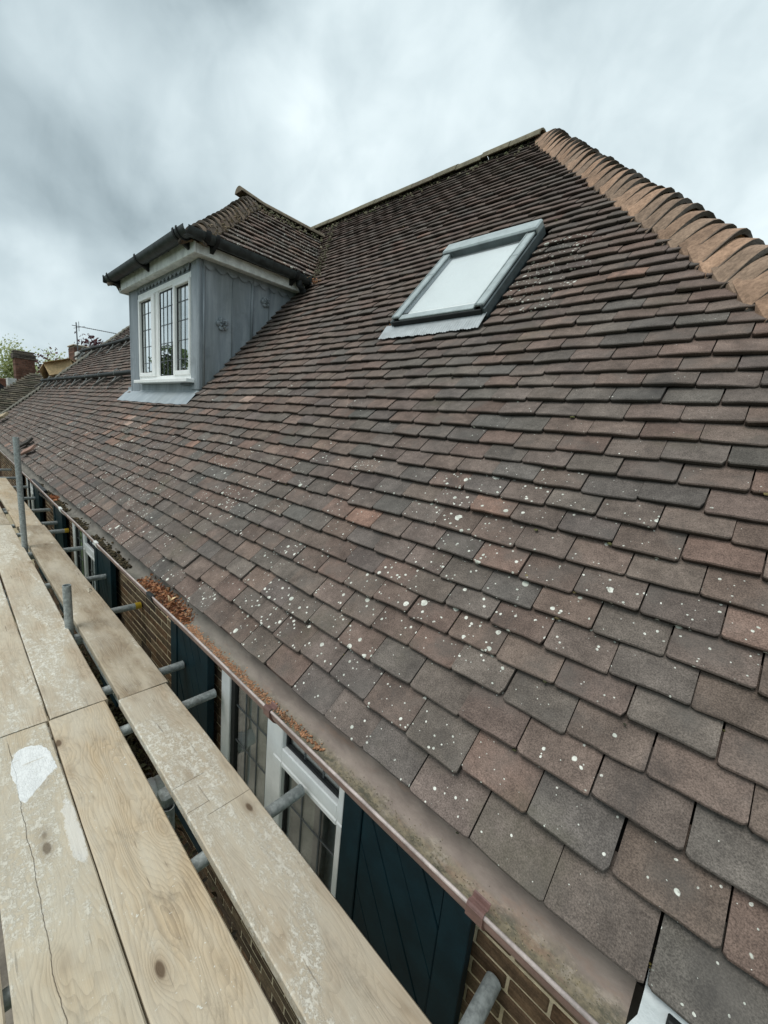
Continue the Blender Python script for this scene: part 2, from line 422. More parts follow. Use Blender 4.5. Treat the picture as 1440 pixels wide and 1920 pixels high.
M = dict(
    tile=mat_tile(), bonnet=mat_attr('weathered_bonnet_clay', .9, 70, .8), mortar=mat_attr('bedding_mortar', .95, 45, 1.0),
    lead=mat_lead('sheet_lead'), apron=mat_lead('apron_lead', (0.30, 0.345, 0.375), (0.42, 0.46, 0.48)),
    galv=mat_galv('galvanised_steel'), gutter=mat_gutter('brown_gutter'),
    gutter_out=mat_plain('brown_gutter_outside', (0.20, 0.12, 0.105), .45, 0, .2, 20),
    rim=mat_plain('worn_gutter_rim', (0.42, 0.355, 0.33), .4, 0, .25, 25),
    clip=mat_plain('brown_clip', (0.16, 0.088, 0.075), .45, 0, .2, 30),
    brick=mat_brick('dark_brown_brick'), pointing=mat_plain('lime_pointing', (0.62, 0.51, 0.34), .95, 0, .2, 30, .6, .003),
    board_a=mat_grain('scaffold_board_wood', .35), board_b=mat_grain('scaffold_board_wood_mortar', 1.15, col1=(0.50, 0.40, 0.285), col2=(0.28, 0.215, 0.15)),
    board_c=mat_grain('scaffold_board_wood_plaster', 1.35, .25, True, (-1.86, .148, .17, .062)),
    board_e=mat_grain('scaffold_board_wood_sawn', 1.15, kerfs=[(-1.44, .50, .64), (-1.30, .50, .60), (-1.245, .56, .74)], col1=(0.50, 0.40, 0.285), col2=(0.28, 0.215, 0.15)),
    board_d=mat_grain('scaffold_board_wood_grey', .45, 0, col1=(0.37, 0.295, 0.205), col2=(0.19, 0.15, 0.105)),
    shutter=mat_plain('dark_teal_paint', (0.0045, 0.020, 0.027), .55, 0, .2, 10, .12, .001, .18),
    shutter_in=mat_plain('bare_joint', (0.10, 0.11, 0.11), .7),
    white=mat_plain('white_plastic', (0.88, 0.89, 0.87), .35, 0, .05, 6, .03),
    whitegrimy=mat_plain('white_painted_board', (0.74, 0.755, 0.72), .5, 0, .16, 14, .15),
    whitesheet=mat_plain('white_gutter_plastic', (0.66, 0.70, 0.70), .5, 0, .08, 10, .4, .004),
    black=mat_plain('black_plastic', (0.010, 0.012, 0.012), .6, 0, .35, 12, .2),
    blackmould=mat_plain('grey_black_gutter', (0.035, 0.042, 0.042), .5, 0, .4, 16, .2),
    alu=mat_plain('grey_aluminium', (0.37, 0.42, 0.42), .42, .25, .12, 14, .1),
    aludark=mat_plain('dark_grey_aluminium', (0.085, 0.105, 0.11), .5, .2, .2, 14, .1),
    zinc=mat_plain('ribbed_flashing', (0.33, 0.36, 0.37), .5, .2, .15, 14, .2),
    blind=mat_plain('pale_frosted_blind', (0.80, 0.82, 0.81), .8, 0, .04, 4, .05),
    glass=glass('window_glass'), dglass=glass('dormer_window_glass', gain=4.0, refl=.06), sglass=glass('roof_window_glass', (.96, .97, .97), 1.35, .06, gain=1.0),
    came=mat_plain('lead_came', (0.10, 0.11, 0.115), .5, .2, .2, 40),
    gasket=mat_plain('black_gasket', (0.012, 0.013, 0.014), .6),
    dark=mat_plain('roofing_underlay', (0.018, 0.017, 0.016), .95),
    room=mat_plain('room_plaster', (0.45, 0.42, 0.34), .9), curtain=mat_plain('cream_curtain', (0.55, 0.50, 0.40), .9, 0, .15, 6),
    yellow=mat_plain('yellow_cap', (0.55, 0.37, 0.03), .5), card=mat_attr('brown_cardboard', .85, 30, .2),
    leafmix=mat_leaf('leaf'), bark=mat_plain('bark', (0.09, 0.07, 0.055), .95, 0, .3, 12, .6, .01),
    debris=mat_attr('dry_leaf_litter', .85, 80, .3), moss=mat_attr('moss_and_crumbs', 1.0, 120, 1.0),
    grass=mat_plain('garden_grass', (0.05, 0.075, 0.025), .95, 0, .4, 1.2, .6, .02),
    paving=mat_plain('patio_paving', (0.20, 0.18, 0.15), .9, 0, .25, 2.5, .3, .005),
    timber=mat_plain('black_timber', (0.015, 0.015, 0.017), .7), render_w=mat_plain('pale_render', (0.55, 0.55, 0.52), .9),
    redbrick=mat_attr('old_red_brick', .95, 30, .6), aerial=mat_plain('aerial_metal', (0.16, 0.16, 0.17), .4, .6),
    wood=mat_plain('new_batten', (0.42, 0.33, 0.22), .8, 0, .2, 20), plaintile=mat_attr('old_mossy_tile', .95, 20, .8),
)


# ------------------------------------------------------------------ mesh helper
class MB:
    def __init__(s): s.v = []; s.f = []; s.c = []; s.sm = False

    def add(s, vs, fs, col=(0.5, 0.5, 0.5, 1)):
        o = len(s.v); s.v += [tuple(v) for v in vs]; s.f += [tuple(i + o for i in f) for f in fs]
        if len(col) == 3: col = (*col, 1)
        s.c += [col] * len(vs)
        return s

    def box(s, a, b, col=(.5, .5, .5, 1), bev=0.0, mat=None):
        x0, y0, z0 = (min(a[i], b[i]) for i in range(3)); x1, y1, z1 = (max(a[i], b[i]) for i in range(3))
        bev = min(bev, (x1 - x0) * .45, (y1 - y0) * .45, (z1 - z0) * .45)
        if bev <= 0:
            vs = [(x, y, z) for x in (x0, x1) for y in (y0, y1) for z in (z0, z1)]
            fs = [(0, 1, 3, 2), (4, 6, 7, 5), (0, 4, 5, 1), (2, 3, 7, 6), (0, 2, 6, 4), (1, 5, 7, 3)]
        else:
            vs = []; idx = {}
            for i, x in enumerate((x0, x1)):
                for j, y in enumerate((y0, y1)):
                    for k, z in enumerate((z0, z1)):
                        sx, sy, sz = (1 if i == 0 else -1), (1 if j == 0 else -1), (1 if k == 0 else -1)
                        for ax, p in enumerate(((x, y + sy * bev, z + sz * bev), (x + sx * bev, y, z + sz * bev), (x + sx * bev, y + sy * bev, z))):
                            idx[(i, j, k, ax)] = len(vs); vs.append(p)
            fs = []
            for i in (0, 1):
                q = [idx[(i, j, k, 0)] for j, k in ((0, 0), (0, 1), (1, 1), (1, 0))]; fs.append(q if i == 0 else q[::-1])
                q = [idx[(j, i, k, 1)] for j, k in ((0, 0), (1, 0), (1, 1), (0, 1))]; fs.append(q if i == 0 else q[::-1])
                q = [idx[(j, k, i, 2)] for j, k in ((0, 0), (0, 1), (1, 1), (1, 0))]; fs.append(q if i == 0 else q[::-1])
            for i in (0, 1):
                for j in (0, 1):
                    f = [idx[(i, j, 0, 0)], idx[(i, j, 0, 1)], idx[(i, j, 1, 1)], idx[(i, j, 1, 0)]]; fs.append(f)
                    f = [idx[(i, 0, j, 0)], idx[(i, 0, j, 2)], idx[(i, 1, j, 2)], idx[(i, 1, j, 0)]]; fs.append(f)
                    f = [idx[(0, i, j, 1)], idx[(0, i, j, 2)], idx[(1, i, j, 2)], idx[(1, i, j, 1)]]; fs.append(f)
            for i in (0, 1):
                for j in (0, 1):
                    for k in (0, 1): fs.append([idx[(i, j, k, a_)] for a_ in (0, 1, 2)])
        if mat is not None: vs = [mat @ Vector(p) for p in vs]
        return s.add(vs, fs, col)

    def tube(s, pts, r, n=12, col=(.5, .5, .5, 1), cap=True, r2=None, hollow=False):
        pts = [Vector(p) for p in pts]; rings = []
        base = len(s.v); vs = []
        for i, p in enumerate(pts):
            d = (pts[min(i + 1, len(pts) - 1)] - pts[max(i - 1, 0)]).normalized()
            up = Vector((0, 0, 1)) if abs(d.z) < .9 else Vector((1, 0, 0))
            a = d.cross(up).normalized(); b = a.cross(d)
            f = i / max(1, len(pts) - 1)
            rr = r if r2 is None else r + (r2 - r) * f
            if isinstance(r, (list, tuple)): rr = r[i]
            vs += [p + (a * math.cos(2 * math.pi * k / n) + b * math.sin(2 * math.pi * k / n)) * rr for k in range(n)]
        fs = [(i * n + k, i * n + (k + 1) % n, (i + 1) * n + (k + 1) % n, (i + 1) * n + k) for i in range(len(pts) - 1) for k in range(n)]
        if cap and not hollow:
            fs += [tuple(range(n))[::-1], tuple((len(pts) - 1) * n + k for k in range(n))]
        if hollow:
            m = len(pts)
            for e, sgn in ((0, 1), (m - 1, -1)):
                p = pts[e]; d = (pts[min(1, m - 1)] - pts[0]).normalized() if e == 0 else (pts[-2] - pts[-1]).normalized()
                o = len(vs)
                vs += [p + (vs[e * n + k] - p) * .83 for k in range(n)]
                vs += [p + (vs[e * n + k] - p) * .83 + d * .12 for k in range(n)]
                fs += [(e * n + k, e * n + (k + 1) % n, o + (k + 1) % n, o + k) for k in range(n)]
                fs += [(o + k, o + (k + 1) % n, o + n + (k + 1) % n, o + n + k) for k in range(n)]
                fs += [tuple(o + n + k for k in range(n))]
        return s.add(vs, fs, col)

    def grid(s, P, nu, nv, col=(.5, .5, .5, 1)):
        vs = [P(i / nu, j / nv) for i in range(nu + 1) for j in range(nv + 1)]
        fs = [(i * (nv + 1) + j, (i + 1) * (nv + 1) + j, (i + 1) * (nv + 1) + j + 1, i * (nv + 1) + j + 1) for i in range(nu) for j in range(nv)]
        return s.add(vs, fs, col)

    def blob(s, p, r, col, seed=0, flat=.7, n=5):
        vs = [(0, 0, 1)]
        for i in (1, 2):
            for k in range(n):
                a = 2 * math.pi * (k + i * .5) / n; ph = math.pi * i / 3
                vs.append((math.sin(ph) * math.cos(a), math.sin(ph) * math.sin(a), math.cos(ph)))
        vs.append((0, 0, -1))
        q = random.Random(seed)
        vs = [Vector(v) * r * q.uniform(.7, 1.3) for v in vs]
        vs = [(p[0] + v.x, p[1] + v.y, p[2] + v.z * flat) for v in vs]
        fs = [(0, 1 + k, 1 + (k + 1) % n) for k in range(n)]
        for k in range(n):
            a, b = 1 + k, 1 + (k + 1) % n; c, d = 1 + n + k, 1 + n + (k + 1) % n
            fs += [(a, c, b), (b, c, d)]
        fs += [(2 * n + 1, 1 + n + (k + 1) % n, 1 + n + k) for k in range(n)]
        return s.add(vs, fs, col)

    def build(s, name, mat, parent=None, smooth=False, origin=None, **props):
        if origin is None:
            n = len(s.v)
            origin = (sum(v[0] for v in s.v) / n, sum(v[1] for v in s.v) / n, min(v[2] for v in s.v))
        me = bpy.data.meshes.new(name)
        me.from_pydata([(v[0] - origin[0], v[1] - origin[1], v[2] - origin[2]) for v in s.v], [], s.f)
        at = me.color_attributes.new('tint', 'FLOAT_COLOR', 'POINT')
        at.data.foreach_set('color', [x for c in s.c for x in c])
        me.materials.append(mat)
        if smooth:
            me.polygons.foreach_set('use_smooth', [True] * len(me.polygons))
            if smooth == 'auto':
                try: me.set_sharp_from_angle(angle=math.radians(35))
                except Exception: pass
        o = bpy.data.objects.new(name, me)
        COL.objects.link(o)
        org = Vector(origin) + Vector((0, 0, H))
        o['_w'] = tuple(org)
        if parent is not None:
            o.parent = parent; o.location = org - Vector(parent['_w'])
        else:
            o.location = org
        for k, v in props.items(): o[k] = v
        return o


def thing(name, loc, label, category, group=None):
    o = bpy.data.objects.new(name, None)
    COL.objects.link(o)
    w = Vector(loc) + Vector((0, 0, H))
    o.location = w; o['_w'] = tuple(w); o.empty_display_size = .1
    o['label'] = label; o['category'] = category
    if group: o['group'] = group
    return o


def node(name, loc, parent):
    """An Empty that is a part made of sub-parts."""
    o = bpy.data.objects.new(name, None)
    COL.objects.link(o)
    w = Vector(loc) + Vector((0, 0, H))
    o['_w'] = tuple(w); o.parent = parent; o.location = w - Vector(parent['_w'])
    return o


def visible_score(p):
    """How large a piece at p shows from the viewpoint (0 when outside the view)."""
    v = Vector(p); f = v.dot(CZ)
    if f < .2: return 0
    u, w = v.dot(CX) / f * 754.45, v.dot(CY) / f * 754.45
    if abs(u) > 780 or abs(w) > 1020: return 0
    return 1 / v.length_squared


# ------------------------------------------------------------------ setting: ground
GZ = -H
g = MB(); g.grid(lambda u, v: (-320 + 640 * u, -320 + 640 * v, GZ + .0), 40, 40)
g.build('ground', M['grass'], None, origin=(0, 0, GZ), kind='structure')
g = MB(); g.box((-17, -3.2, GZ + .004), (4, .97, GZ + .03)); g.build('patio', M['paving'], None, kind='structure')

# ------------------------------------------------------------------ the house
Y0, Z0 = 0.7064, -0.8454                 # eaves edge of the tiles
SR = 4.884                               # slope length to the ridge
RY, RZ = Y0 + SR * CT, Z0 + SR * ST
G = 0.1                                  # tile gauge
HIPX0 = 1.31                             # right hip at the eaves
HK = 1.013                               # plan run of the hip per y
LHX0 = -14.5; LHK = 1.58                # left hip
WY = 0.98                                # brick wall face

house = thing('house', (-6.5, 2.5, GZ), 'brown tiled brick house with lead-clad dormer and dark teal shutters beside the scaffold', 'house')


def main_p(x, s, h=0.0):
    w = .004 * math.sin(x * 2.1 + s * 1.3) + .006 * math.sin(x * .83 + 2.0 + s * .6)
    return (x, Y0 + s * CT - (h + w) * ST, Z0 + s * ST + (h + w) * CT)


def hip_r(s): return HIPX0 - HK * s * CT
def hip_l(s): return LHX0 + LHK * s * CT


DX0, DX1 = -5.87, -3.93                  # dormer cheeks
DRX, DRZ, DEZ = -4.90, 2.485, 1.42        # dormer ridge x, ridge height, eaves height
DEX0, DEX1, DEY = -6.05, -3.75, 1.50     # dormer eaves
DK = (DRZ - DEZ) / (DEX1 - DRX)          # dormer roof fall
SKX0, SKX1, SKS0, SKS1 = -1.925, -1.215, 1.985, 2.90


def main_holes(s):
    hs = []
    if SKS0 - .015 < s + .05 < SKS1: hs.append((SKX0 - .0, SKX1 + .0))
    z = Z0 + (s + .05) * ST; y = Y0 + (s + .05) * CT
    if 1.585 < y and z < DEZ + .02: hs.append((DX0 + .01, DX1 - .01))
    elif z >= DEZ + .02 and z < DRZ + .02:
        w = (DRZ - z) / DK + .03
        hs.append((DRX - w, DRX + w))
    return hs


PAL = [((.132, .099, .082), 36), ((.108, .093, .082), 22), ((.145, .102, .082), 16), ((.119, .096, .082), 28), ((.096, .088, .081), 10), ((.152, .106, .084), 3)]


def tile_tint(x, s, far=0.0, pal=PAL):
    zone = mnoise.noise(Vector((x * .55, s * .9, 3.1)))
    ws = []
    for i, (c, w) in enumerate(pal):
        if i in (2, 5): w *= max(.15, 1 + 2.2 * zone)
        if i in (1, 4): w *= max(.2, 1 - 1.6 * zone)
        ws.append(w)
    c = rnd.choices([p[0] for p in pal], ws)[0]
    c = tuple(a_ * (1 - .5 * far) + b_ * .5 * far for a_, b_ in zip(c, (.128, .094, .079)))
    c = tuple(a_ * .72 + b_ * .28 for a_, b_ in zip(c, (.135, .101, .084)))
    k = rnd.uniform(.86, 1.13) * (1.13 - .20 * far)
    j = rnd.uniform(-.006, .006)
    c = [min(1, max(.01, ch * k + j * (1 if q == 0 else -.5))) for q, ch in enumerate(c)]
    return tuple(c)


def make_tile(mb, P, x0, x1, s0, col, lo=None, hi=None, det=True, lift=0.0, th=.0175, length=.15):
    """One clay tile: cambered top, rounded front edge, sides. P maps (x, s, h)."""
    w = x1 - x0
    sk = rnd.uniform(-.0022, .0022); lf = lift + rnd.uniform(0, .0075); tw = rnd.uniform(-.0022, .0022)
    cam = rnd.uniform(.0005, .0035)
    cols = (0, .045, .35, .65, .955, 1) if det else (0, .5, 1)
    rows = [(length, 0.0, 0), (.0035, 0, 0), (0, -.0035, 0), (.0015, -th, 0)]
    vs = []
    wv = [rnd.uniform(-.0015, .0015) for _ in cols]
    if det and rnd.random() < .10: wv[0 if rnd.random() < .5 else -1] += rnd.uniform(.004, .014)      # a chipped corner
    cs = []
    for t_i, t_ in enumerate(cols):
        x = x0 + w * t_
        if lo is not None: x = max(x, lo)
        if hi is not None: x = min(x, hi)
        edge = .004 if det and t_ in (0, 1) else 0
        for (s, dh, _) in rows:
            h = -.205 * s + dh + cam * (1 - (2 * t_ - 1) ** 2) + lf * (1 - s / .3) + tw * (t_ - .5) * 2
            vs.append(P(x, s0 + s + (edge if s < .01 else 0) + sk * (2 * t_ - 1) + (wv[t_i] if s < .01 else 0), h))
            g_ = .22 if dh < -.005 else (.62 if dh < 0 else 1.0)               # old clay, much darker down its front lower edge
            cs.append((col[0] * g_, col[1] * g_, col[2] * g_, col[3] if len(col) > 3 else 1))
    n = len(cols); r = 4
    fs = [(i * r + j, i * r + j + 1, (i + 1) * r + j + 1, (i + 1) * r + j) for i in range(n - 1) for j in range(3)]
    # sides
    o = len(vs)
    for i in (0, n - 1):
        x = vs[i * r]
        a = vs[i * r]; d = Vector(vs[i * r + 3]) - Vector(vs[i * r + 2])
        vs.append(tuple(Vector(a) + d * 1.2))
    fs += [(0, o, 3, 1), (1, 3, 2), ((n - 1) * r, (n - 1) * r + 1, (n - 1) * r + 3, o + 1), ((n - 1) * r + 1, (n - 1) * r + 2, (n - 1) * r + 3)]
    mb.add(vs, fs, col)
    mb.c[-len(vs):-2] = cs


def field(P, nrows, xa, xb, holes, W=.168, gap=.0035, phase=.035, s_first=0.0, far_fn=None, pal=PAL, jit=.006, lich=None, skip=None, rows=None):
    """Yields (args) of each tile of a slope."""
    out = []
    for r in range(nrows):
        s0 = s_first + r * G
        ph = phase + (.5 * W if r % 2 else 0) + rnd.uniform(-.008, .008)
        if rows: s0, ph, W = rows[r]
        a, b = xa(s0 + .04), xb(s0 + .04)
        k0 = math.floor((a - ph) / W)
        x = ph + k0 * W
        while x < b:
            x0, x1 = x + gap / 2 + rnd.uniform(-.0012, .0012), x + W - gap / 2 + rnd.uniform(-.0012, .0012)
            x += W
            lo, hi = a, b
            ok = x1 > a + .01 and x0 < b - .01
            for (ha, hb) in holes(s0):
                if x0 >= ha and x1 <= hb: ok = False
                elif x0 < ha < x1: hi = min(hi, ha)
                elif x0 < hb < x1: lo = max(lo, hb)
            if skip and skip(x0, s0): ok = False
            if not ok or min(x1, hi) - max(x0, lo) < .012: continue
            js = rnd.gauss(0, jit * .5) + .003 * math.sin(x0 * 3 + r)
            if rnd.random() < .012: js -= .012
            out.append((x0, x1, s0 + js, lo if lo > x0 else None, hi if hi < x1 else None))
    return out


roof = node('main_roof', (-4, RY, Z0), house)
# underlay: the dark deck under the tiles, front, back and hip sides
d = MB()
e = -.055
def dp(x, s): return (x, Y0 + .02 + s * CT - e * ST, Z0 + s * ST + e * CT)
def zs(s, xs):
    pass
strips = [(0.0, .97 + 0.02), (1.0, SR)]
d.add([dp(DX1 - .02, .0), dp(hip_r(0), 0), dp(hip_r(SR), SR), dp(DX1 - .02, SR)], [(0, 1, 2, 3)])
d.add([dp(hip_l(0), 0), dp(DX0 + .02, 0), dp(DX0 + .02, SR), dp(hip_l(SR), SR)], [(0, 1, 2, 3)])
d.add([dp(DX0 + .02, 0), dp(DX1 - .02, 0), dp(DX1 - .02, 1.33), dp(DX0 + .02, 1.33)], [(0, 1, 2, 3)])
BY = 2 * RY - Y0
d.add([(HIPX0, Y0 + .05, Z0 - .04), (HIPX0, BY, Z0 - .04), (hip_r(SR), RY, RZ - .04)], [(0, 1, 2)])
d.add([(LHX0, Y0 + .05, Z0 - .04), (LHX0, BY, Z0 - .04), (hip_l(SR), RY, RZ - .04)], [(0, 1, 2)])
d.build('underlay', M['dark'], roof)
d = MB(); d.add([(LHX0, BY, Z0), (HIPX0, BY, Z0), (hip_r(SR), RY, RZ - .02), (hip_l(SR), RY, RZ - .02)], [(0, 1, 2, 3)], (.10, .085, .075))
d.build('back_slope', M['plaintile'], roof)

def sky_skip(x, s): return False

ROWS = [(0, .035, .166), (.103, -.05, .162), (.203, .042, .159), (.293, -.042, .155), (.379, .054, .155), (.460, -.003, .155), (.542, -.068, .155),
        (.628, .013, .155), (.717, -.041, .155), (.804, -.098, .155), (.885, -.012, .155)]
while ROWS[-1][0] < SR - .10: ROWS.append((ROWS[-1][0] + .0815, ROWS[-1][1] - .066 + rnd.uniform(-.014, .014), .155))
tiles = field(main_p, len(ROWS), hip_l, lambda s: hip_r(s) - .03, main_holes, rows=ROWS)
near = []
scored = []
for a in tiles:
    p = main_p((a[0] + a[1]) / 2, a[2] + .05)
    scored.append((visible_score(p), a))
scored.sort(key=lambda q: -q[0])
joined = MB()
NP = 290
pale = [(-2.80, 1.40), (-2.64, 1.40), (-2.72, 1.50), (-4.98, .86), (-5.1, .86), (-4.92, .96)]
for i, (sc_, a) in enumerate(scored):
    x0, x1, s0, lo, hi = a
    xm = (x0 + x1) / 2
    dist = abs(xm) + s0
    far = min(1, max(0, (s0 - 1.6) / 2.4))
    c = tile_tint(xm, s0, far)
    # freshly replaced buff tiles and red runs below the dormer
    if -5.3 < xm < -4.2 and .5 < s0 < 1.3 and rnd.random() < .3: c = (.20, .13, .10)
    if -2.95 < xm < -2.5 and 1.27 < s0 < 1.45 and rnd.random() < .6: c = (.33, .235, .19)
    if -5.15 < xm < -4.8 and .75 < s0 < 1.0 and rnd.random() < .5: c = (.36, .26, .21)
    if rnd.random() < .006: c = (.24, .15, .115)
    la = .40 + .20 * mnoise.noise(Vector((xm * 2.1, s0 * 2.6, 9))) + rnd.uniform(-.17, .17)
    la *= 1.22 if s0 < .95 else (1.0 if s0 < 1.5 else .72 if s0 < 2.6 else .5)
    la *= 1.25 if (xm < -.4 and s0 < .9) else (1.0 if xm > -.4 else .85)
    if SKX1 - .02 < xm < SKX1 + .35 and 1.95 < s0 < 2.7: la = .85; c = tuple(v * .88 for v in c)
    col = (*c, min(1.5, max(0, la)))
    if sc_ > 0 and i < NP:
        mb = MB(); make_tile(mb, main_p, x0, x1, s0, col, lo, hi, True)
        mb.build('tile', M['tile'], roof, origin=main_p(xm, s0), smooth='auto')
    else:
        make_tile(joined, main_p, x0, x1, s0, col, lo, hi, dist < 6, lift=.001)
joined.build('tile_courses', M['tile'], roof, kind='stuff', label='many further courses of small brown clay tiles')

# right-hand slope round the hip
A2 = math.atan2(RZ - Z0, HIPX0 - hip_r(SR)); C2, S2 = math.cos(A2), math.sin(A2)
L2 = (RZ - Z0) / S2
def right_p(y, s, h=0.0): return (HIPX0 - s * C2 + h * S2, y, Z0 + s * S2 + h * C2)
mb = MB()
for (y0, y1, s0, lo, hi) in field(right_p, int(L2 / G), lambda s: Y0 + .06 + s * C2 / HK, lambda s: BY - s * C2 / HK, lambda s: []):
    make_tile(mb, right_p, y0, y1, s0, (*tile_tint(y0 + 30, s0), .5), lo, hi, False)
mb.build('tile_courses', M['tile'], roof, kind='stuff', label='tile courses of the slope round the right hip')


# bonnet hip tiles
def bonnets(P0, D, n, step, side_fall, parent, R=.15, lift=.072, r0=.075, clip_w=None, pal=((.33, .21, .14), (.29, .19, .13), (.25, .175, .125)),
            mcol=((.50, .31, .19), (.44, .275, .175), (.54, .36, .235)), rim=(.082, .072, .062), flip=False, every=1, seed=1, L=.25):
    q = random.Random(seed)
    D = Vector(D).normalized()
    Wd = Vector((-D.y, D.x, 0)).normalized()      # horizontal, across the hip
    if flip: Wd = -Wd
    N = Wd.cross(D); N = N if N.z > 0 else -N
    for i in range(n):
        base = Vector(P0) + D * step * (i + .3)
        Lf = lift * q.uniform(.85, 1.15); RR = R * q.uniform(.94, 1.06); tw = q.uniform(-.05, .05)
        axis = (D * L - N * (Lf * .98)).normalized()
        n2 = Wd.cross(axis); n2 = n2 if n2.z > 0 else -n2
        cols = 12
        FT = (side_fall * RR + Lf - .022) / (math.sqrt(RR * RR + r0 * r0) - r0)
        def prof(w, rr=r0, k=1.0): return -(side_fall * (1 - k) + FT * k) * (math.sqrt(w * w + rr * rr) - rr)
        th = .019
        mb = MB(); tc = q.choice(pal); vs = []
        for j in range(cols + 1):
            u = (j / cols * 2 - 1)
            w = u * RR
            for (l, tscale, dz) in ((0, 1, 0), (.009, .995, .001), (.10, .93, 0), (L, .7, -.004)):
                ww = w * tscale
                p = base + N * Lf + axis * (l + .008 * math.sin(u * 3 + i) * (l == 0)) + Wd * (ww + tw * .02) + n2 * (prof(ww, r0, (1, .97, .6, 0)[(0, .009, .10, L).index(l)]) + dz)
                vs.append(p)
            p = base + N * Lf + axis * .001 + Wd * (w * .97) + n2 * (prof(w) - th)
            vs.append(p)
            p = base + N * Lf + axis * .05 + Wd * (w * .95) + n2 * (prof(w) - th)
            vs.append(p)
        m_ = 6
        fs = []
        for j in range(cols):
            a_, b_ = j * m_, (j + 1) * m_
            fs += [(a_, a_ + 1, b_ + 1, b_), (a_ + 1, a_ + 2, b_ + 2, b_ + 1), (a_ + 2, a_ + 3, b_ + 3, b_ + 2), (a_, b_, b_ + 4, a_ + 4), (a_ + 4, b_ + 4, b_ + 5, a_ + 5)]
        for a_ in (0, cols * m_): fs += [(a_, a_ + 1, a_ + 2, a_ + 5, a_ + 4)]
        kk = q.uniform(.85, 1.15); mb.add(vs, fs, tuple(x * kk for x in tc))
        # darker grey front edge
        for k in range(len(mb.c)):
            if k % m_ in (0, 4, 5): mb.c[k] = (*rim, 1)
        bt = mb.build('bonnet_tile', M['bonnet'], parent, smooth='auto', origin=tuple(base))
        # mortar packed under the tail
        mo = MB(); rows_ = 5; drop = Lf + .035
        mc = q.choice(mcol); vs = []
        for j in range(cols + 1):
            u = (j / cols * 2 - 1) * .93; w = u * RR
            for k in range(rows_ + 1):
                f = k / rows_
                nz = mnoise.noise(Vector((w * 45 + i * 3.1, f * 5.5, seed))) * .014 + q.uniform(-.0015, .0015)
                p = base + N * Lf + axis * (.020 + abs(nz) + .012 * f - nz * .5) + Wd * (w * (1 - .04 * f)) + n2 * (prof(w) - th - .001) - N * (drop * f * max(.12, 1 - abs(u) ** 1.6))
                p += D * (-.004 * f)
                vs.append(p)
        r_ = rows_ + 1
        fs = [(j * r_ + k, (j + 1) * r_ + k, (j + 1) * r_ + k + 1, j * r_ + k + 1) for j in range(cols) for k in range(rows_)]
        kk = q.uniform(.82, 1.12); mo.add(vs, fs, tuple(x * kk for x in mc))
        mo.build('mortar_bed', M['mortar'], parent, smooth=False, origin=tuple(base))


hipdir = Vector((hip_r(SR) - HIPX0, RY - Y0, RZ - Z0))
stepR = hipdir.length / (SR / G)
stepR = hipdir.length / 60
bonnets((HIPX0, Y0, Z0 - .01), hipdir, 59, stepR, .78, roof, R=.13, lift=.062, r0=.07)
hl = Vector((hip_l(SR) - LHX0, RY - Y0, RZ - Z0))
bonnets((LHX0, Y0, Z0), hl, 59, hl.length / 60, .86, roof, R=.12, lift=.04, flip=False, seed=4,
        pal=((.17, .16, .13), (.15, .14, .115)), mcol=((.22, .20, .16), (.19, .17, .135)), rim=(.15, .145, .12))
# ridge tiles
q = random.Random(5)
x = hip_r(SR) - .04; k = 0
while x > hip_l(SR) - .1:
    L = .30; x0 = x - L
    mb = MB(); vs = []; dz = q.uniform(-.006, .006); rise = q.uniform(-.004, .004); tc = q.choice([(.16, .145, .10), (.14, .12, .085), (.18, .16, .11)])
    cols = 8
    for j in range(cols + 1):
        a = math.pi * (.02 + .96 * j / cols)
        for xx, rr in ((x0 + .003, .088), (x0 + .003, .075), (x - .003, .088), (x - .003, .075)):
            vs.append((xx, RY - math.cos(a) * rr * 1.12, RZ - .045 + dz + math.sin(a) * rr * 1.05))
    fs = []
    for j in range(cols):
        a_, b_ = j * 4, j * 4 + 4
        fs += [(a_, b_, b_ + 2, a_ + 2), (a_, a_ + 1, b_ + 1, b_), (a_ + 2, b_ + 2, b_ + 3, a_ + 3), (a_ + 1, a_ + 3, b_ + 3, b_ + 1)]
    fs += [(0, 2, 3, 1), (cols * 4, cols * 4 + 1, cols * 4 + 3, cols * 4 + 2)]
    mb.add(vs, fs, tc)
    mb.build('ridge_tile', M['bonnet'], roof, smooth='auto', origin=(x0, RY, RZ))
    x = x0; k += 1
mb = MB()
for i in range(420):                       # mortar fillet and moss crumbs under the ridge
    xx = q.uniform(hip_l(SR), hip_r(SR) + .1)
    mb.blob(main_p(xx, SR - .04 - q.random() ** 2 * .22, .0), q.uniform(.006, .02), q.choice([(.17, .165, .11), (.22, .2, .13), (.12, .13, .07)]), i)
for i in range(260):                       # moss tufts along tile edges
    xx, ss = q.uniform(-7, .6), q.choice(ROWS[:52])[0]
    if mnoise.noise(Vector((xx, ss, 1))) < -.1 or xx > hip_r(ss) - .15: continue
    mb.blob(main_p(xx, ss + q.uniform(-.012, .006), -.004), q.uniform(.003, .009), q.choice([(.06, .06, .03), (.10, .10, .04), (.04, .04, .025), (.16, .13, .06)]), i, .5)
for i in range(500):                       # moss in the vertical joints of the nearest courses
    rrow = q.choice([0, 0, 1, 2, 3, 4, 6, 9]); kx = q.randint(-12, 3)
    xx = ROWS[rrow][1] + kx * ROWS[rrow][2]
    if (kx * 7 + rrow * 3) % 4: continue
    mb.blob(main_p(xx + q.uniform(-.003, .003), ROWS[rrow][0] + q.uniform(.01, .075), -.012), q.uniform(.0016, .0032), q.choice([(.06, .055, .02), (.12, .10, .03), (.045, .04, .02)]), i, .8)
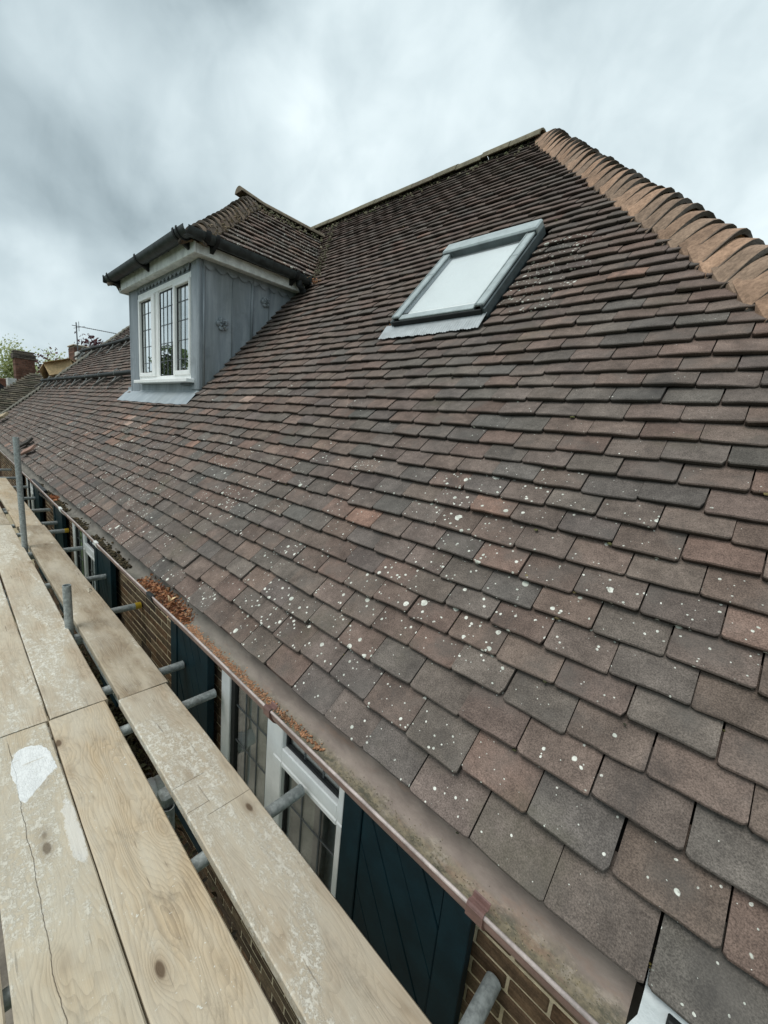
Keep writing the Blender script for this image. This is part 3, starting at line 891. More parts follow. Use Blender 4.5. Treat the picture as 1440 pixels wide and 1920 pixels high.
# dead leaves and moss caught at the dormer valley and beside the roof window
for i in range(150):
    f = q.random()
    mb.blob((DEX1 + .02 - f * 1.0 + q.gauss(0, .02), 2.0 + .76 + f * .98 + q.gauss(0, .03), DEZ + .07 + f * 1.05), q.uniform(.006, .018), q.choice([(.16, .15, .10), (.25, .22, .16), (.1, .09, .06)]), i)
for i in range(60):
    mb.blob((DEX1 + .03 + q.gauss(0, .04), 2.70 + q.gauss(0, .05), DEZ + .02 + q.gauss(0, .012)), q.uniform(.006, .016), q.choice([(.3, .14, .07), (.25, .16, .09), (.35, .2, .12)]), i)
for i in range(120):
    mb.blob(main_p(SKX0 - .02 - abs(q.gauss(0, .04)), q.uniform(2.0, 2.7), .0), q.uniform(.004, .011), q.choice([(.10, .09, .06), (.2, .18, .12), (.3, .16, .1)]), i)
mb.build('moss_and_crumbs', M['moss'], roof, kind='stuff')

# ------------------------------------------------------------------ brick wall
wall = node('front_wall', (-5, WY, GZ), house)
W1 = (-2.0, -.885, -2.75, -1.0); W2 = (-5.84, -4.66, -2.75, -1.0); W3 = (-9.6, -8.4, -2.75, -1.0)
OPEN = [W1, W2, W3]
mb = MB()                                  # mortar face, recessed 8 mm, with openings
XW0, XW1, ZT = -14.4, 1.0, -.80
ys = WY + .0045
xs = [XW0] + [v for o in sorted(OPEN) for v in o[:2]] + [XW1]
for i in range(0, len(xs), 2): mb.box((xs[i], ys, GZ), (xs[i + 1], ys + .24, ZT))
for o in OPEN:
    mb.box((o[0], ys, GZ), (o[1], ys + .24, o[2])); mb.box((o[0], ys, o[3]), (o[1], ys + .24, ZT))
mb.build('wall_core', M['pointing'], wall)
BH, BL = .0605, .228
BR = [(.125, .078, .045), (.100, .064, .040), (.145, .085, .048), (.120, .083, .052), (.085, .058, .040), (.155, .108, .066)]
bricks = []
r = 0; z = -.90
while z > -4.9:
    x = XW1 - (.0 if r % 2 else BL / 2) + .02
    while x > (-9.4 if z < -2.6 else -14.3):
        a, b = x - BL + .010, x
        x -= BL
        for o in OPEN:
            if z - BH > o[2] - .04 and z < o[3] + .04:
                if a >= o[0] and b <= o[1]: a = b; break
                if a < o[0] < b: b = o[0]
                elif a < o[1] < b: a = o[1]
        if b - a < .02: continue
        bricks.append((a, b, z - BH + .0105, z))
    z -= BH; r += 1
bs = sorted(bricks, key=lambda k: -visible_score(((k[0] + k[1]) / 2, WY, k[2])) * (3 if (k[2] > -2.0 and (k[0] > -.45 or -3.95 < k[0] < -2.5)) else .3 if k[2] > -2.2 else 1))
jb = MB()
for i, (a, b, z0, z1) in enumerate(bs):
    kk = rnd.uniform(.75, 1.3); c = tuple(v * kk for v in rnd.choice(BR))
    y = WY + rnd.uniform(-.002, .002)
    t_ = jb if i >= 290 else MB()
    j = lambda: rnd.uniform(-.0015, .0015)
    t_.box((a + j(), y, z0 + j()), (b + j(), y + .06, z1 + j()), c, .0035 if i < 290 else .002)
    if i < 290: t_.build('brick', M['brick'], wall)
jb.build('brick_courses', M['brick'], wall, kind='stuff', label='further dark brown brick courses')
mb = MB()
for a, b in (((1.0, WY, GZ), (1.0, BY - .3, ZT)), ((-14.4, WY, GZ), (-14.4, BY - .3, ZT))):
    mb.box((a[0] - .1, a[1] + .25, a[2]), (b[0] + .0, b[1], b[2]), (.07, .045, .03))
mb.box((-14.4, BY - .3, GZ), (1.0, BY - .1, ZT), (.07, .045, .03))
mb.build('rear_walls', M['brick'], wall)
mb = MB(); mb.box((-14.6, .752, -1.06), (1.05, .775, -.905)); mb.box((-14.6, .775, -1.06), (1.05, WY + .02, -1.045))
mb.build('fascia_and_soffit', M['dark'], house)


# ------------------------------------------------------------------ casement windows of the wall
def wall_window(x0, x1, z0, ztop, parent, mull=None, cols=.134):
    wn = node('window', ((x0 + x1) / 2, WY, z0), parent)
    yf, yb = WY - .012, WY + .055
    wd = .075
    if mull is None: mull = x0 + (x1 - x0) * .46
    f = MB()
    f.box((x0, yf, z0), (x0 + .095, yb, ztop), bev=.004); f.box((x1 - .03, yf, z0), (x1, yb, ztop), bev=.003)
    f.box((x0 + .095, yf, z0), (x1 - .03, yb, z0 + .06), bev=.004); f.box((x0 + .095, yf, ztop - .06), (x1 - .03, yb, ztop), bev=.004)
    f.box((mull - .04, yf + .002, z0 + .06), (mull + .038, yb, ztop - .06), bev=.004)
    f.build('frame', M['white'], wn, smooth=False)
    # opening sash: stiles and transom under the fanlight
    s = MB(); a, b = mull + .042, x1 - .032; zt = ztop - .07; zm = -1.552; ft = .078
    yf2 = yf - .014
    for (c0, c1, za, zb) in ((a, b, zm + .002, zt), (a, b, z0 + .07, zm - .002)):
        w_ = .070 if za > zm else .045
        wl = .072; wr = .036
        s.box((c0, yf2, za), (c0 + wl, yb - .01, zb), bev=.005); s.box((c1 - wr, yf2, za), (c1, yb - .01, zb), bev=.005)
        s.box((c0 + wl, yf2, za), (c1 - wr, yb - .01, za + w_), bev=.005); s.box((c0 + wl, yf2, zb - w_ * .6), (c1 - wr, yb - .01, zb), bev=.005)
    s.build('sash', M['white'], wn)
    gk = MB(); gs = MB(); cm = MB()
    panes = [(x0 + .13, mull - .04, z0 + .06, ztop - .06), (a + .072, b - .036, zm + .072, zt - .04), (a + .072, b - .036, z0 + .115, zm - .03)]
    gk.box((x0 + .095, yf + .012, z0 + .06), (x0 + .13, yb, ztop - .06))
    for (c0, c1, za, zb) in panes:
        g0 = .012
        for bx in (((c0, yf + .01, za), (c0 + g0, yf + .028, zb)), ((c1 - g0, yf + .01, za), (c1, yf + .028, zb)), ((c0 + g0, yf + .01, za), (c1 - g0, yf + .028, za + g0)), ((c0 + g0, yf + .01, zb - g0), (c1 - g0, yf + .028, zb))):
            gk.box(*bx)
        yg = yf + .022
        n = max(1, round((c1 - c0) / cols)); w_ = (c1 - c0) / n
        for i in range(1, n): cm.box((c0 + i * w_ - .004, yg - .004, za), (c0 + i * w_ + .004, yg - .0005, zb))
        m_ = max(1, round((zb - za) / .212)); h_ = (zb - za) / m_
        for i in range(1, m_): cm.box((c0, yg - .0035, za + i * h_ - .004), (c1, yg - .001, za + i * h_ + .004))
        p_ = MB(); p_.box((c0, yg, za), (c1, yg + .004, zb)); p_.build('pane', M['glass'], wn)
    gk.build('gasket', M['gasket'], wn); cm.build('lead_came', M['came'], wn)
    # room behind with a hanging curtain
    rm = MB(); R0, R1, yr0, yr1, zr0, zr1 = x0 - .5, x1 + .5, WY + .26, WY + 2.2, -3.6, -1.0
    rm.add([(R0, yr0, zr0), (R1, yr0, zr0), (R1, yr1, zr0), (R0, yr1, zr0), (R0, yr0, zr1), (R1, yr0, zr1), (R1, yr1, zr1), (R0, yr1, zr1)],
           [(0, 1, 2, 3), (4, 7, 6, 5), (3, 2, 6, 7), (0, 3, 7, 4), (1, 5, 6, 2)])
    rm.build('room', M['room'], wn)
    c_ = MB()
    c_.grid(lambda u, v: (x0 + .02 + (x1 - x0) * .62 * u, WY + .13 + .022 * math.sin(u * 46) * (.6 + .4 * v), z0 + (ztop - z0) * v), 90, 2)
    c_.build('curtain', M['curtain'], wn, smooth=True)
    sl = MB(); sl.box((x0 - .03, WY - .05, z0 - .035), (x1 + .03, yb, z0), bev=.006); sl.build('sill', M['white'], wn)
    return wn


wall_window(-1.985, -.888, -2.72, -1.05, house, -1.465)
wall_window(-5.82, -4.67, -2.72, -1.05, house, -5.27)
wall_window(-9.58, -8.42, -2.72, -1.05, house)


# ------------------------------------------------------------------ shutters of diagonal boards
def shutter(x0, x1, parent, flip=False):
    sh = node('shutter', ((x0 + x1) / 2, WY, -2.75), parent)
    z0, z1 = -2.78, -1.08
    ya, yb = .908, .95
    st = .095
    f = MB()
    for bx in (((x0, ya, z0), (x0 + st, yb, z1)), ((x1 - st, ya, z0), (x1, yb, z1)), ((x0 + st + .002, ya, z0), (x1 - st - .002, yb, z0 + .12)), ((x0 + st + .002, ya, z1 - .1), (x1 - st - .002, yb, z1))):
        f.box(*bx, bev=.003)
    f.build('frame', M['shutter'], sh)
    bk = MB(); bk.box((x0 + .02, yb - .012, z0 + .02), (x1 - .02, yb - .002, z1 - .02)); bk.build('backing', M['shutter'], sh)
    # chevron planks clipped to the panel: polygons cut from the rectangle
    a, b = x0 + st + .003, x1 - st - .003; c, d_ = z0 + .123, z1 - .103
    mid = (a + b) / 2
    def clip(poly, n, k):
        out = []
        for i in range(len(poly)):
            p, q_ = poly[i], poly[(i + 1) % len(poly)]
            dp_, dq = p[0] * n[0] + p[1] * n[1] - k, q_[0] * n[0] + q_[1] * n[1] - k
            if dp_ <= 0: out.append(p)
            if dp_ * dq < 0:
                t_ = dp_ / (dp_ - dq); out.append((p[0] + (q_[0] - p[0]) * t_, p[1] + (q_[1] - p[1]) * t_))
        return out
    ang = math.radians(62)
    n = (math.sin(ang), math.cos(ang))               # boards run down to the right
    pitch = .098
    def planks(u0, u1, v0, v1, nn):
        ks = [u * nn[0] + v * nn[1] for u in (u0, u1) for v in (v0, v1)]
        k = math.floor(min(ks) / pitch) * pitch
        while k < max(ks):
            poly = [(u0, v0), (u1, v0), (u1, v1), (u0, v1)]
            poly = clip(poly, nn, k + pitch - .002); poly = clip(poly, (-nn[0], -nn[1]), -(k + .002))
            k += pitch
            if len(poly) < 3: continue
            cx = sum(p[0] for p in poly) / len(poly); cy = sum(p[1] for p in poly) / len(poly)
            dy = rnd.uniform(-.0015, .0015)
            vs = [(p[0], yb - .014, p[1]) for p in poly] + [(p[0], ya + .009 + dy, p[1]) for p in poly] + [(cx + (p[0] - cx) * .97, ya + .006 + dy, cy + (p[1] - cy) * .97) for p in poly]
            L_ = len(poly)
            fs = [tuple(range(2 * L_, 3 * L_))]
            for i in range(L_):
                j = (i + 1) % L_
                fs += [(i, j, L_ + j, L_ + i), (L_ + i, L_ + j, 2 * L_ + j, 2 * L_ + i)]
            m_ = MB(); m_.add(vs, fs); m_.build('plank', M['shutter'], sh)
    zs_ = -1.86
    planks(a, b, zs_ + .002, d_, n)
    planks(a, mid - .002, c, zs_ - .002, (-n[0], n[1])); planks(mid + .002, b, c, zs_ - .002, n)
    pn = MB()
    for zz in (z0 + .25, z1 - .25):
        pn.tube([(x0 + .05, yb, zz), (x0 + .05, WY, zz)], .012, 8); pn.tube([(x1 - .05, yb, zz), (x1 - .05, WY, zz)], .012, 8)
    pn.build('spacer', M['black'], sh)


shutter(-.880, -.335, house)
shutter(-2.575, -2.03, house)
shutter(-4.52, -3.96, house)
shutter(-6.62, -6.05, house)
shutter(-8.30, -7.75, house)
shutter(-10.4, -9.85, house)

# ------------------------------------------------------------------ eaves gutter
gut = node('gutter', (-6, .68, -.94), house)
GR, GYC, GZC = .057, .682, -.882
def gutter_len(x0, x1, sag=0):
    mb = MB(); vs = []; n = 14; m_ = max(2, int((x1 - x0) / .25))
    for i in range(m_ + 1):
        xx = x0 + (x1 - x0) * i / m_
        dz = .003 * math.sin(xx * 3.1)
        for j in range(n + 1):
            a = math.pi * j / n
            vs.append((xx, GYC - math.cos(a) * GR, GZC - math.sin(a) * GR + dz))
    fs = [(i * (n + 1) + j, (i + 1) * (n + 1) + j, (i + 1) * (n + 1) + j + 1, i * (n + 1) + j + 1) for i in range(m_) for j in range(n)]
    mb.add(vs, fs); mb.build('gutter_length', M['gutter'], gut, smooth=True)
    mb = MB(); vs = []
    for i in range(m_ + 1):
        xx = x0 + (x1 - x0) * i / m_; dz = .003 * math.sin(xx * 3.1)
        for j in range(n + 1):
            a = math.pi * j / n
            vs.append((xx, GYC - math.cos(a) * (GR + .003), GZC - math.sin(a) * (GR + .003) + dz))
    mb.add(vs, [f[::-1] for f in fs]); mb.build('gutter_shell', M['gutter_out'], gut, smooth=True)
    mb = MB(); mb.tube([(x0 + (x1 - x0) * i / m_, GYC - GR - .001, GZC + .001 + .003 * math.sin((x0 + (x1 - x0) * i / m_) * 3.1)) for i in range(m_ + 1)], .0042, 8)
    mb.build('gutter_rim', M['rim'], gut, smooth=True)
for a, b in ((-14.6, -11.2), (-11.19, -8.2), (-8.19, -4.2), (-4.19, -2.06), (-2.05, .025)): gutter_len(a, b)
def union(x, w=.02, tab=False, mat='clip'):
    mb = MB(); vs = []; n = 16
    for xx in (x - w, x + w):
        for j in range(n + 1):
            a = math.pi * (j / n * .75 - .03)
            vs.append((xx, GYC - math.cos(a) * (GR + .008), GZC - math.sin(a) * (GR + .008)))
        for j in range(n + 1):
            a = math.pi * (j / n * .75 - .03)
            vs.append((xx, GYC - math.cos(a) * (GR + .004), GZC - math.sin(a) * (GR + .004)))
    k = n + 1
    fs = [(j, 2 * k + j, 2 * k + j + 1, j + 1) for j in range(n)] + [(k + j, k + j + 1, 3 * k + j + 1, 3 * k + j) for j in range(n)]
    fs += [(j, j + 1, k + j + 1, k + j) for j in range(n)] + [(2 * k + j, 3 * k + j, 3 * k + j + 1, 2 * k + j + 1) for j in range(n)]
    mb.add(vs, fs)
    y = GYC - GR
    if tab:                                      # folded clip over the rim: loop, valley, lip
        pr = [(y - .008, -.02), (y - .009, .004), (y - .004, .0095), (y + .004, .0085), (y + .010, .001), (y + .016, .001), (y + .020, .008), (y + .023, .009)]
        q1 = [(x - w, p[0], GZC + p[1]) for p in pr] + [(x + w, p[0], GZC + p[1]) for p in pr]
        q2 = [(v[0], v[1] + .0015, v[2] - .0025) for v in q1]
        L_ = len(pr)
        mb.add(q1 + q2, [(i, i + 1, L_ + i + 1, L_ + i) for i in range(L_ - 1)] + [(2 * L_ + i, 3 * L_ + i, 3 * L_ + i + 1, 2 * L_ + i + 1) for i in range(L_ - 1)]
               + [(i, 2 * L_ + i, 2 * L_ + i + 1, i + 1) for i in range(L_ - 1)] + [(L_ + i, L_ + i + 1, 3 * L_ + i + 1, 3 * L_ + i) for i in range(L_ - 1)] + [(L_ - 1, 3 * L_ - 1, 4 * L_ - 1, 2 * L_ - 1)])
    else:
        mb.box((x - w, y - .009, GZC - .004), (x + w, y + .010, GZC + .008), bev=.003)
    mb.build('gutter_clip', M[mat], gut)
union(-.225, .018, True); union(-.965, .016, True)
union(-2.03, .035, False, 'black'); union(-3.05, .03, False, 'whitegrimy'); union(-4.2, .04, False, 'whitegrimy'); union(-5.8, .05, False, 'clip')
union(-8.2, .05, False, 'clip')
mb = MB(); mb.box((.002, GYC - GR - .010, GZC - .012), (.03, GYC - GR + .013, GZC + .007), bev=.002); mb.build('gutter_clip', M['galv'], gut, label='bright metal clip at the gutter end')
# white plastic length beyond the end, its back flange tucked under the tiles
mb = MB(); vs = []; n = 10
prof_ = [(.640, -.898), (.645, -.925), (.66, -.94), (.69, -.935), (.705, -.90), (.709, -.872), (.714, -.857), (.75, -.857)]
for i, xx in enumerate((.022, .12, .25, .42)):
    for (yy, zz) in prof_:
        vs.append((xx + (.014 if i == 0 and yy > .7 else 0), yy, zz + .004 * math.sin(xx * 30 + yy * 50)))
n = len(prof_)
mb.add(vs, [(i * n + j, (i + 1) * n + j, (i + 1) * n + j + 1, i * n + j + 1) for i in range(3) for j in range(n - 1)])
mb.build('white_gutter_length', M['whitesheet'], gut, smooth=True)
mb = MB(); mb.box((.070, .700, -.880), (.095, .722, -.862), bev=.002); mb.build('gutter_bracket', M['black'], gut)
# debris in the gutter: leaf litter, moss crumbs
q = random.Random(21)
mb = MB()
def gut_z(y): 
    d2 = GR * GR - (y - GYC) ** 2
    return GZC - math.sqrt(max(0, d2))
def leaf(mb, p, r, col, q):
    ax = Vector((q.gauss(0, 1), q.gauss(0, 1), q.gauss(0, 1))).normalized(); b = ax.orthogonal().normalized(); c = ax.cross(b)
    p = Vector(p); w = r * q.uniform(.35, .7)
    mb.add([p - b * r, p - c * w + ax * r * .25, p + b * r, p + c * w + ax * r * .25], [(0, 1, 2), (0, 2, 3)], col)
for i in range(1100):
    f = q.betavariate(1.6, 1.4); xx = -2.42 + .70 * f
    yy = min(.735, max(.632, GYC + .008 + q.gauss(0, .022)))
    hgt = .045 * math.sin(math.pi * min(1, max(.05, f))) * (1 - ((yy - GYC) / .06) ** 2)
    leaf(mb, (xx, yy, gut_z(yy) + max(0, hgt) * q.uniform(.3, 1.1)), q.uniform(.006, .013), q.choice([(.42, .19, .09), (.50, .25, .13), (.34, .15, .08), (.55, .33, .19), (.22, .10, .06)]), q)
leaf(mb, (-1.93, .675, -.878), .032, (.75, .58, .36), q); leaf(mb, (-1.90, .68, -.874), .028, (.72, .52, .3), q)
for i in range(60): leaf(mb, (-4.9 + q.gauss(0, .06), .69 + q.gauss(0, .015), -.92), .02, (.45, .2, .1), q)
mb.build('leaf_litter', M['debris'], gut, kind='stuff', label='heap of dry orange-brown leaf litter in the gutter')
mb = MB()
for i in range(2600):                                # red-brown crumbs of worn tile along the bottom
    f = q.random(); xx = -1.72 + .95 * f; yy = GYC + .0 + .004 * f + q.gauss(0, .010 * (1.1 - .5 * f))
    if q.random() < f * .8: continue
    mb.blob((xx, yy, gut_z(yy) + .002), q.uniform(.0015, .0048), q.choice([(.42, .22, .12), (.36, .19, .11), (.5, .29, .17), (.25, .15, .09)]), i, .8, 4)
for i in range(2200):                               # dark moss heaps farther along
    f = q.random(); xx = -2.5 - 3.4 * f; yy = GYC + .0 + q.gauss(0, .014)
    if mnoise.noise(Vector((xx * 3, 0, 0))) < -.15: continue
    mb.blob((xx, yy, gut_z(yy) + q.uniform(0, .012)), q.uniform(.003, .011), q.choice([(.05, .04, .025), (.09, .075, .045), (.13, .10, .06), (.04, .035, .02)]), i, .8, 4)
for i in range(700):                                # green-brown silt specks near the end
    xx = q.uniform(-1.3, .02); yy = GYC + .008 + q.gauss(0, .013)
    mb.blob((xx, yy, gut_z(yy)), q.uniform(.0006, .0016), q.choice([(.15, .14, .09), (.2, .17, .1), (.3, .26, .17), (.12, .11, .07)]), i, .4, 4)
mb.build('moss_and_crumbs', M['moss'], gut, kind='stuff')

# ------------------------------------------------------------------ roof window
sky = node('roof_window', ((SKX0 + SKX1) / 2, Y0 + 2.1 * CT, Z0 + 2.1 * ST), house)
def rp(x, s, h): return (x, Y0 + s * CT - h * ST, Z0 + s * ST + h * CT)
def rbox(mb, x0, x1, s0, s1, h0, h1, bev=.003):
    t_ = MB(); t_.box((x0, s0, h0), (x1, s1, h1), bev=bev)
    mb.add([rp(*v) for v in t_.v], t_.f)
    return mb
a, b, s0, s1 = SKX0 + .03, SKX1 - .03, 2.02, 2.835
HB = .075
mb = MB(); rbox(mb, a, a + .012, s0, s1, -.05, HB - .02); rbox(mb, b - .012, b, s0, s1, -.05, HB - .004); rbox(mb, a + .012, b - .012, s1 - .012, s1, -.05, HB + .01)
mb.build('outer_frame', M['aludark'], sky)
for nm, bx in (('side_cover', (a - .006, a + .054, s0 + .012, s1 - .095, HB - .018, HB)), ('side_cover', (b - .054, b + .006, s0 + .012, s1 - .095, HB - .018, HB))):
    mb = MB(); rbox(mb, *bx, bev=.005)
    x0_, x1_ = bx[0], bx[1]; sm = s0 + .47
    rbox(mb, x0_ + .012, x0_ + .016, bx[2], bx[3], HB + .0005, HB + .004, .001)
    rbox(mb, x0_ + .002, x1_ - .002, sm, sm + .003, HB + .0003, HB + .0016, 0)
    mb.build(nm, M['alu'], sky)
for x_ in (a - .012, b + .008):
    mb = MB(); rbox(mb, x_ - .006, x_ + .008, s0 - .004, s1 + .01, .0, HB - .022, .003); mb.build('side_flashing', M['aludark'], sky)
mb = MB(); rbox(mb, a - .014, b + .014, s1 - .095, s1 + .012, HB - .03, HB + .018, .009); mb.build('top_hood', M['alu'], sky)
mb = MB(); rbox(mb, a - .012, b + .012, s1 - .101, s1 - .096, HB - .03, HB + .008, .001); mb.build('hood_front', M['aludark'], sky)
mb = MB(); rbox(mb, a + .004, b - .004, s0 - .012, s0 + .0, .008, HB - .022, .003); mb.build('bottom_rail_face', M['black'], sky)
mb = MB(); rbox(mb, a + .056, b - .056, s0 + .002, s0 + .05, HB - .034, HB - .014, .003); rbox(mb, a + .058, b - .058, s0 + .055, s0 + .06, HB - .034, HB - .022, .001)
mb.build('bottom_rail', M['alu'], sky)
mb = MB(); rbox(mb, a + .056, a + .062, s0 + .06, s1 - .1, HB - .034, HB - .012, .002); mb.build('glazing_bead', M['aludark'], sky)
mb = MB(); rbox(mb, b - .062, b - .056, s0 + .06, s1 - .1, HB - .034, HB - .012, .002); mb.build('glazing_bead', M['aludark'], sky)
mb = MB(); rbox(mb, a + .062, b - .062, s0 + .06, s1 - .1, HB - .016, HB - .012, 0); mb.build('pane', M['sglass'], sky)
mb = MB(); rbox(mb, a + .066, b - .066, s0 + .065, s1 - .115, HB - .040, HB - .036, 0); mb.build('blind', M['blind'], sky)
mb = MB(); rbox(mb, a + .02, b - .02, s0 + .01, s1 - .02, -.06, -.052, 0); mb.build('inner_shade', M['dark'], sky)
mb = MB()
def fl(u, v):
    x_ = a - .07 + (b - a + .09) * u; s_ = 1.905 + .12 * v + (.0 if v > 0 else .004 * math.sin(u * 60))
    return main_p(x_, s_, .010 + .012 * v + .0018 * math.sin(u * 260) * (1 - v) + .002 * math.sin(u * 9) * (1 - v))
mb.grid(fl, 220, 6); mb.build('apron_flashing', M['zinc'], sky, smooth=True)

# ------------------------------------------------------------------ the dormer
FY = 1.66
dw = node('dormer_walls', (DRX, FY, .1), house)
m_ = M['lead']
# front: corner posts, base strip, head strip around the window opening
WX0, WX1, WZ0, WZ1 = -5.575, -4.10, .325, 1.262
mb = MB(); mb.box((WX1, FY - .012, .215), (DX1 + .0, FY + .06, 1.34), bev=.012)
mb.box((DX1 - .045, FY - .018, .215), (DX1 + .006, FY + .02, 1.34), bev=.012); mb.build('corner_post', m_, dw, smooth='auto')
mb = MB(); mb.box((DX0, FY - .012, .165), (WX0, FY + .06, 1.34), bev=.012); mb.box((DX0 - .004, FY - .018, .165), (DX0 + .045, FY + .02, 1.34), bev=.012)
mb.build('corner_post', m_, dw, smooth='auto')
mb = MB(); mb.box((WX0 + .002, FY + .0, .15), (WX1 - .002, FY + .05, WZ0)); mb.build('base_panel', m_, dw)
mb = MB(); mb.box((WX0 + .002, FY + .004, WZ1), (WX1 - .002, FY + .05, 1.34)); mb.build('head_panel', m_, dw)
# cheek (right) and left cheek: sheets with standing rolls
for xc, sg in ((DX1, 1), (DX0, -1)):
    mb = MB()
    def ck(u, v, xc=xc, sg=sg):
        y = FY + .02 + 1.12 * u; zb = Z0 + (y - Y0) * math.tan(TH) - .03
        z = zb + (1.345 - zb) * v if zb < 1.345 else 1.345
        return (xc - .004 * sg + .003 * sg * mnoise.noise(Vector((y * 4, z * 4, 0))), y, z)
    mb.grid(ck, 40, 16); mb.build('cheek', m_, dw, smooth=True)
    for y, w_ in ((FY + .035, .011), (2.165, .014), (1.965, .004), (2.35, .005)):
        zb = Z0 + (y - Y0) * math.tan(TH) - .01
        mb = MB(); mb.tube([(xc + .002 * sg, y, zb), (xc + .002 * sg, y, 1.335)], w_, 8); mb.build('lead_roll', m_, dw, smooth=True)
def scallop(mb, x_of, u0, u1, zt, zl, n, nrm):
    """A strip with a scalloped lower edge; x_of(u) -> (x, y)"""
    N_ = n * 10; vs = []
    for side in (0, 1):
        for i in range(N_ + 1):
            f = i / N_; u = u0 + (u1 - u0) * f
            ph = (f * n) % 1.0
            zz = zl - .035 * math.sin(math.pi * ph)
            x_, y_ = x_of(u)
            o_ = (.009, .014)[side]
            vs += [(x_ + nrm[0] * o_, y_ + nrm[1] * o_, zt), (x_ + nrm[0] * (o_ if side == 0 else o_ - .002), y_ + nrm[1] * o_, zz)]
    k = 2 * (N_ + 1)
    fs = [(k + 2 * i, k + 2 * i + 1, k + 2 * i + 3, k + 2 * i + 2) for i in range(N_)] + [(2 * i + 1, 2 * i + 3, k + 2 * i + 3, k + 2 * i + 1) for i in range(N_)]
    mb.add(vs, fs)
mb = MB(); scallop(mb, lambda u: (DX1, u), FY + .03, 2.66, 1.345, 1.300, 9, (1, 0)); mb.build('scalloped_trim', m_, dw)
mb = MB(); scallop(mb, lambda u: (u, FY), WX0 + .02, WX1 - .02, 1.345, 1.312, 14, (0, -1)); mb.build('scalloped_trim', m_, dw)
# Tudor-style roses on the cheek
def rose(y, z, R_):
    mb = MB(); x_ = DX1 + .006; mb.tube([(DX1 - .01, y, z), (x_ + .002, y, z)], R_ * .8, 24)
    def petal_ring(n, r_in, r_out, hgt, ph):
        N_ = 60; hgt += .004; vs = [(x_ + hgt * 1.1, y, z)]
        for (fr, hh) in ((.35, .8), (.75, 1.15), (.95, .9), (1.0, -.4)):
            for k in range(N_):
                a = 2 * math.pi * k / N_
                rr = r_in + (r_out - r_in) * abs(math.sin((a + ph) * n / 2)) ** .6
                dip = .55 + .45 * abs(math.sin((a + ph) * n / 2))
                vs.append((x_ + hgt * hh * dip, y + math.cos(a) * rr * fr, z + math.sin(a) * rr * fr))
        fs = [(0, 1 + k, 1 + (k + 1) % N_) for k in range(N_)]
        for r_ in range(3):
            o = 1 + r_ * N_
            fs += [(o + k, o + N_ + k, o + N_ + (k + 1) % N_, o + (k + 1) % N_) for k in range(N_)]
        mb.add(vs, fs)
    petal_ring(5, R_ * .72, R_, .016, 0)
    petal_ring(5, R_ * .40, R_ * .62, .028, .63)
    petal_ring(6, R_ * .2, R_ * .24, .038, 0)
    mb.build('lead_rose', M['lead'], dw, smooth='auto')
rose(1.868, .842, .062); rose(2.305, 1.155, .05)
# apron flashing lying on the tiles
mb = MB()
def apr(u, v):
    x_ = -6.05 + (2.12 + .02 * (1 - v)) * u; 
    if v < .6:
        s_ = 1.235 + (.145) * v / .6; return main_p(x_, s_ + .003 * math.sin(u * 40), .005 + .0015 * math.sin(u * 47))
    f = (v - .6) / .4; p0 = main_p(x_, 1.38, .005)
    return (x_ + .0, p0[1] + (FY + .002 - p0[1]) * min(1, f * 2), p0[2] + (.03 * min(1, f * 2)) + max(0, f - .5) * .08)
mb.grid(apr, 60, 12); mb.build('apron', M['apron'], dw, smooth='auto')

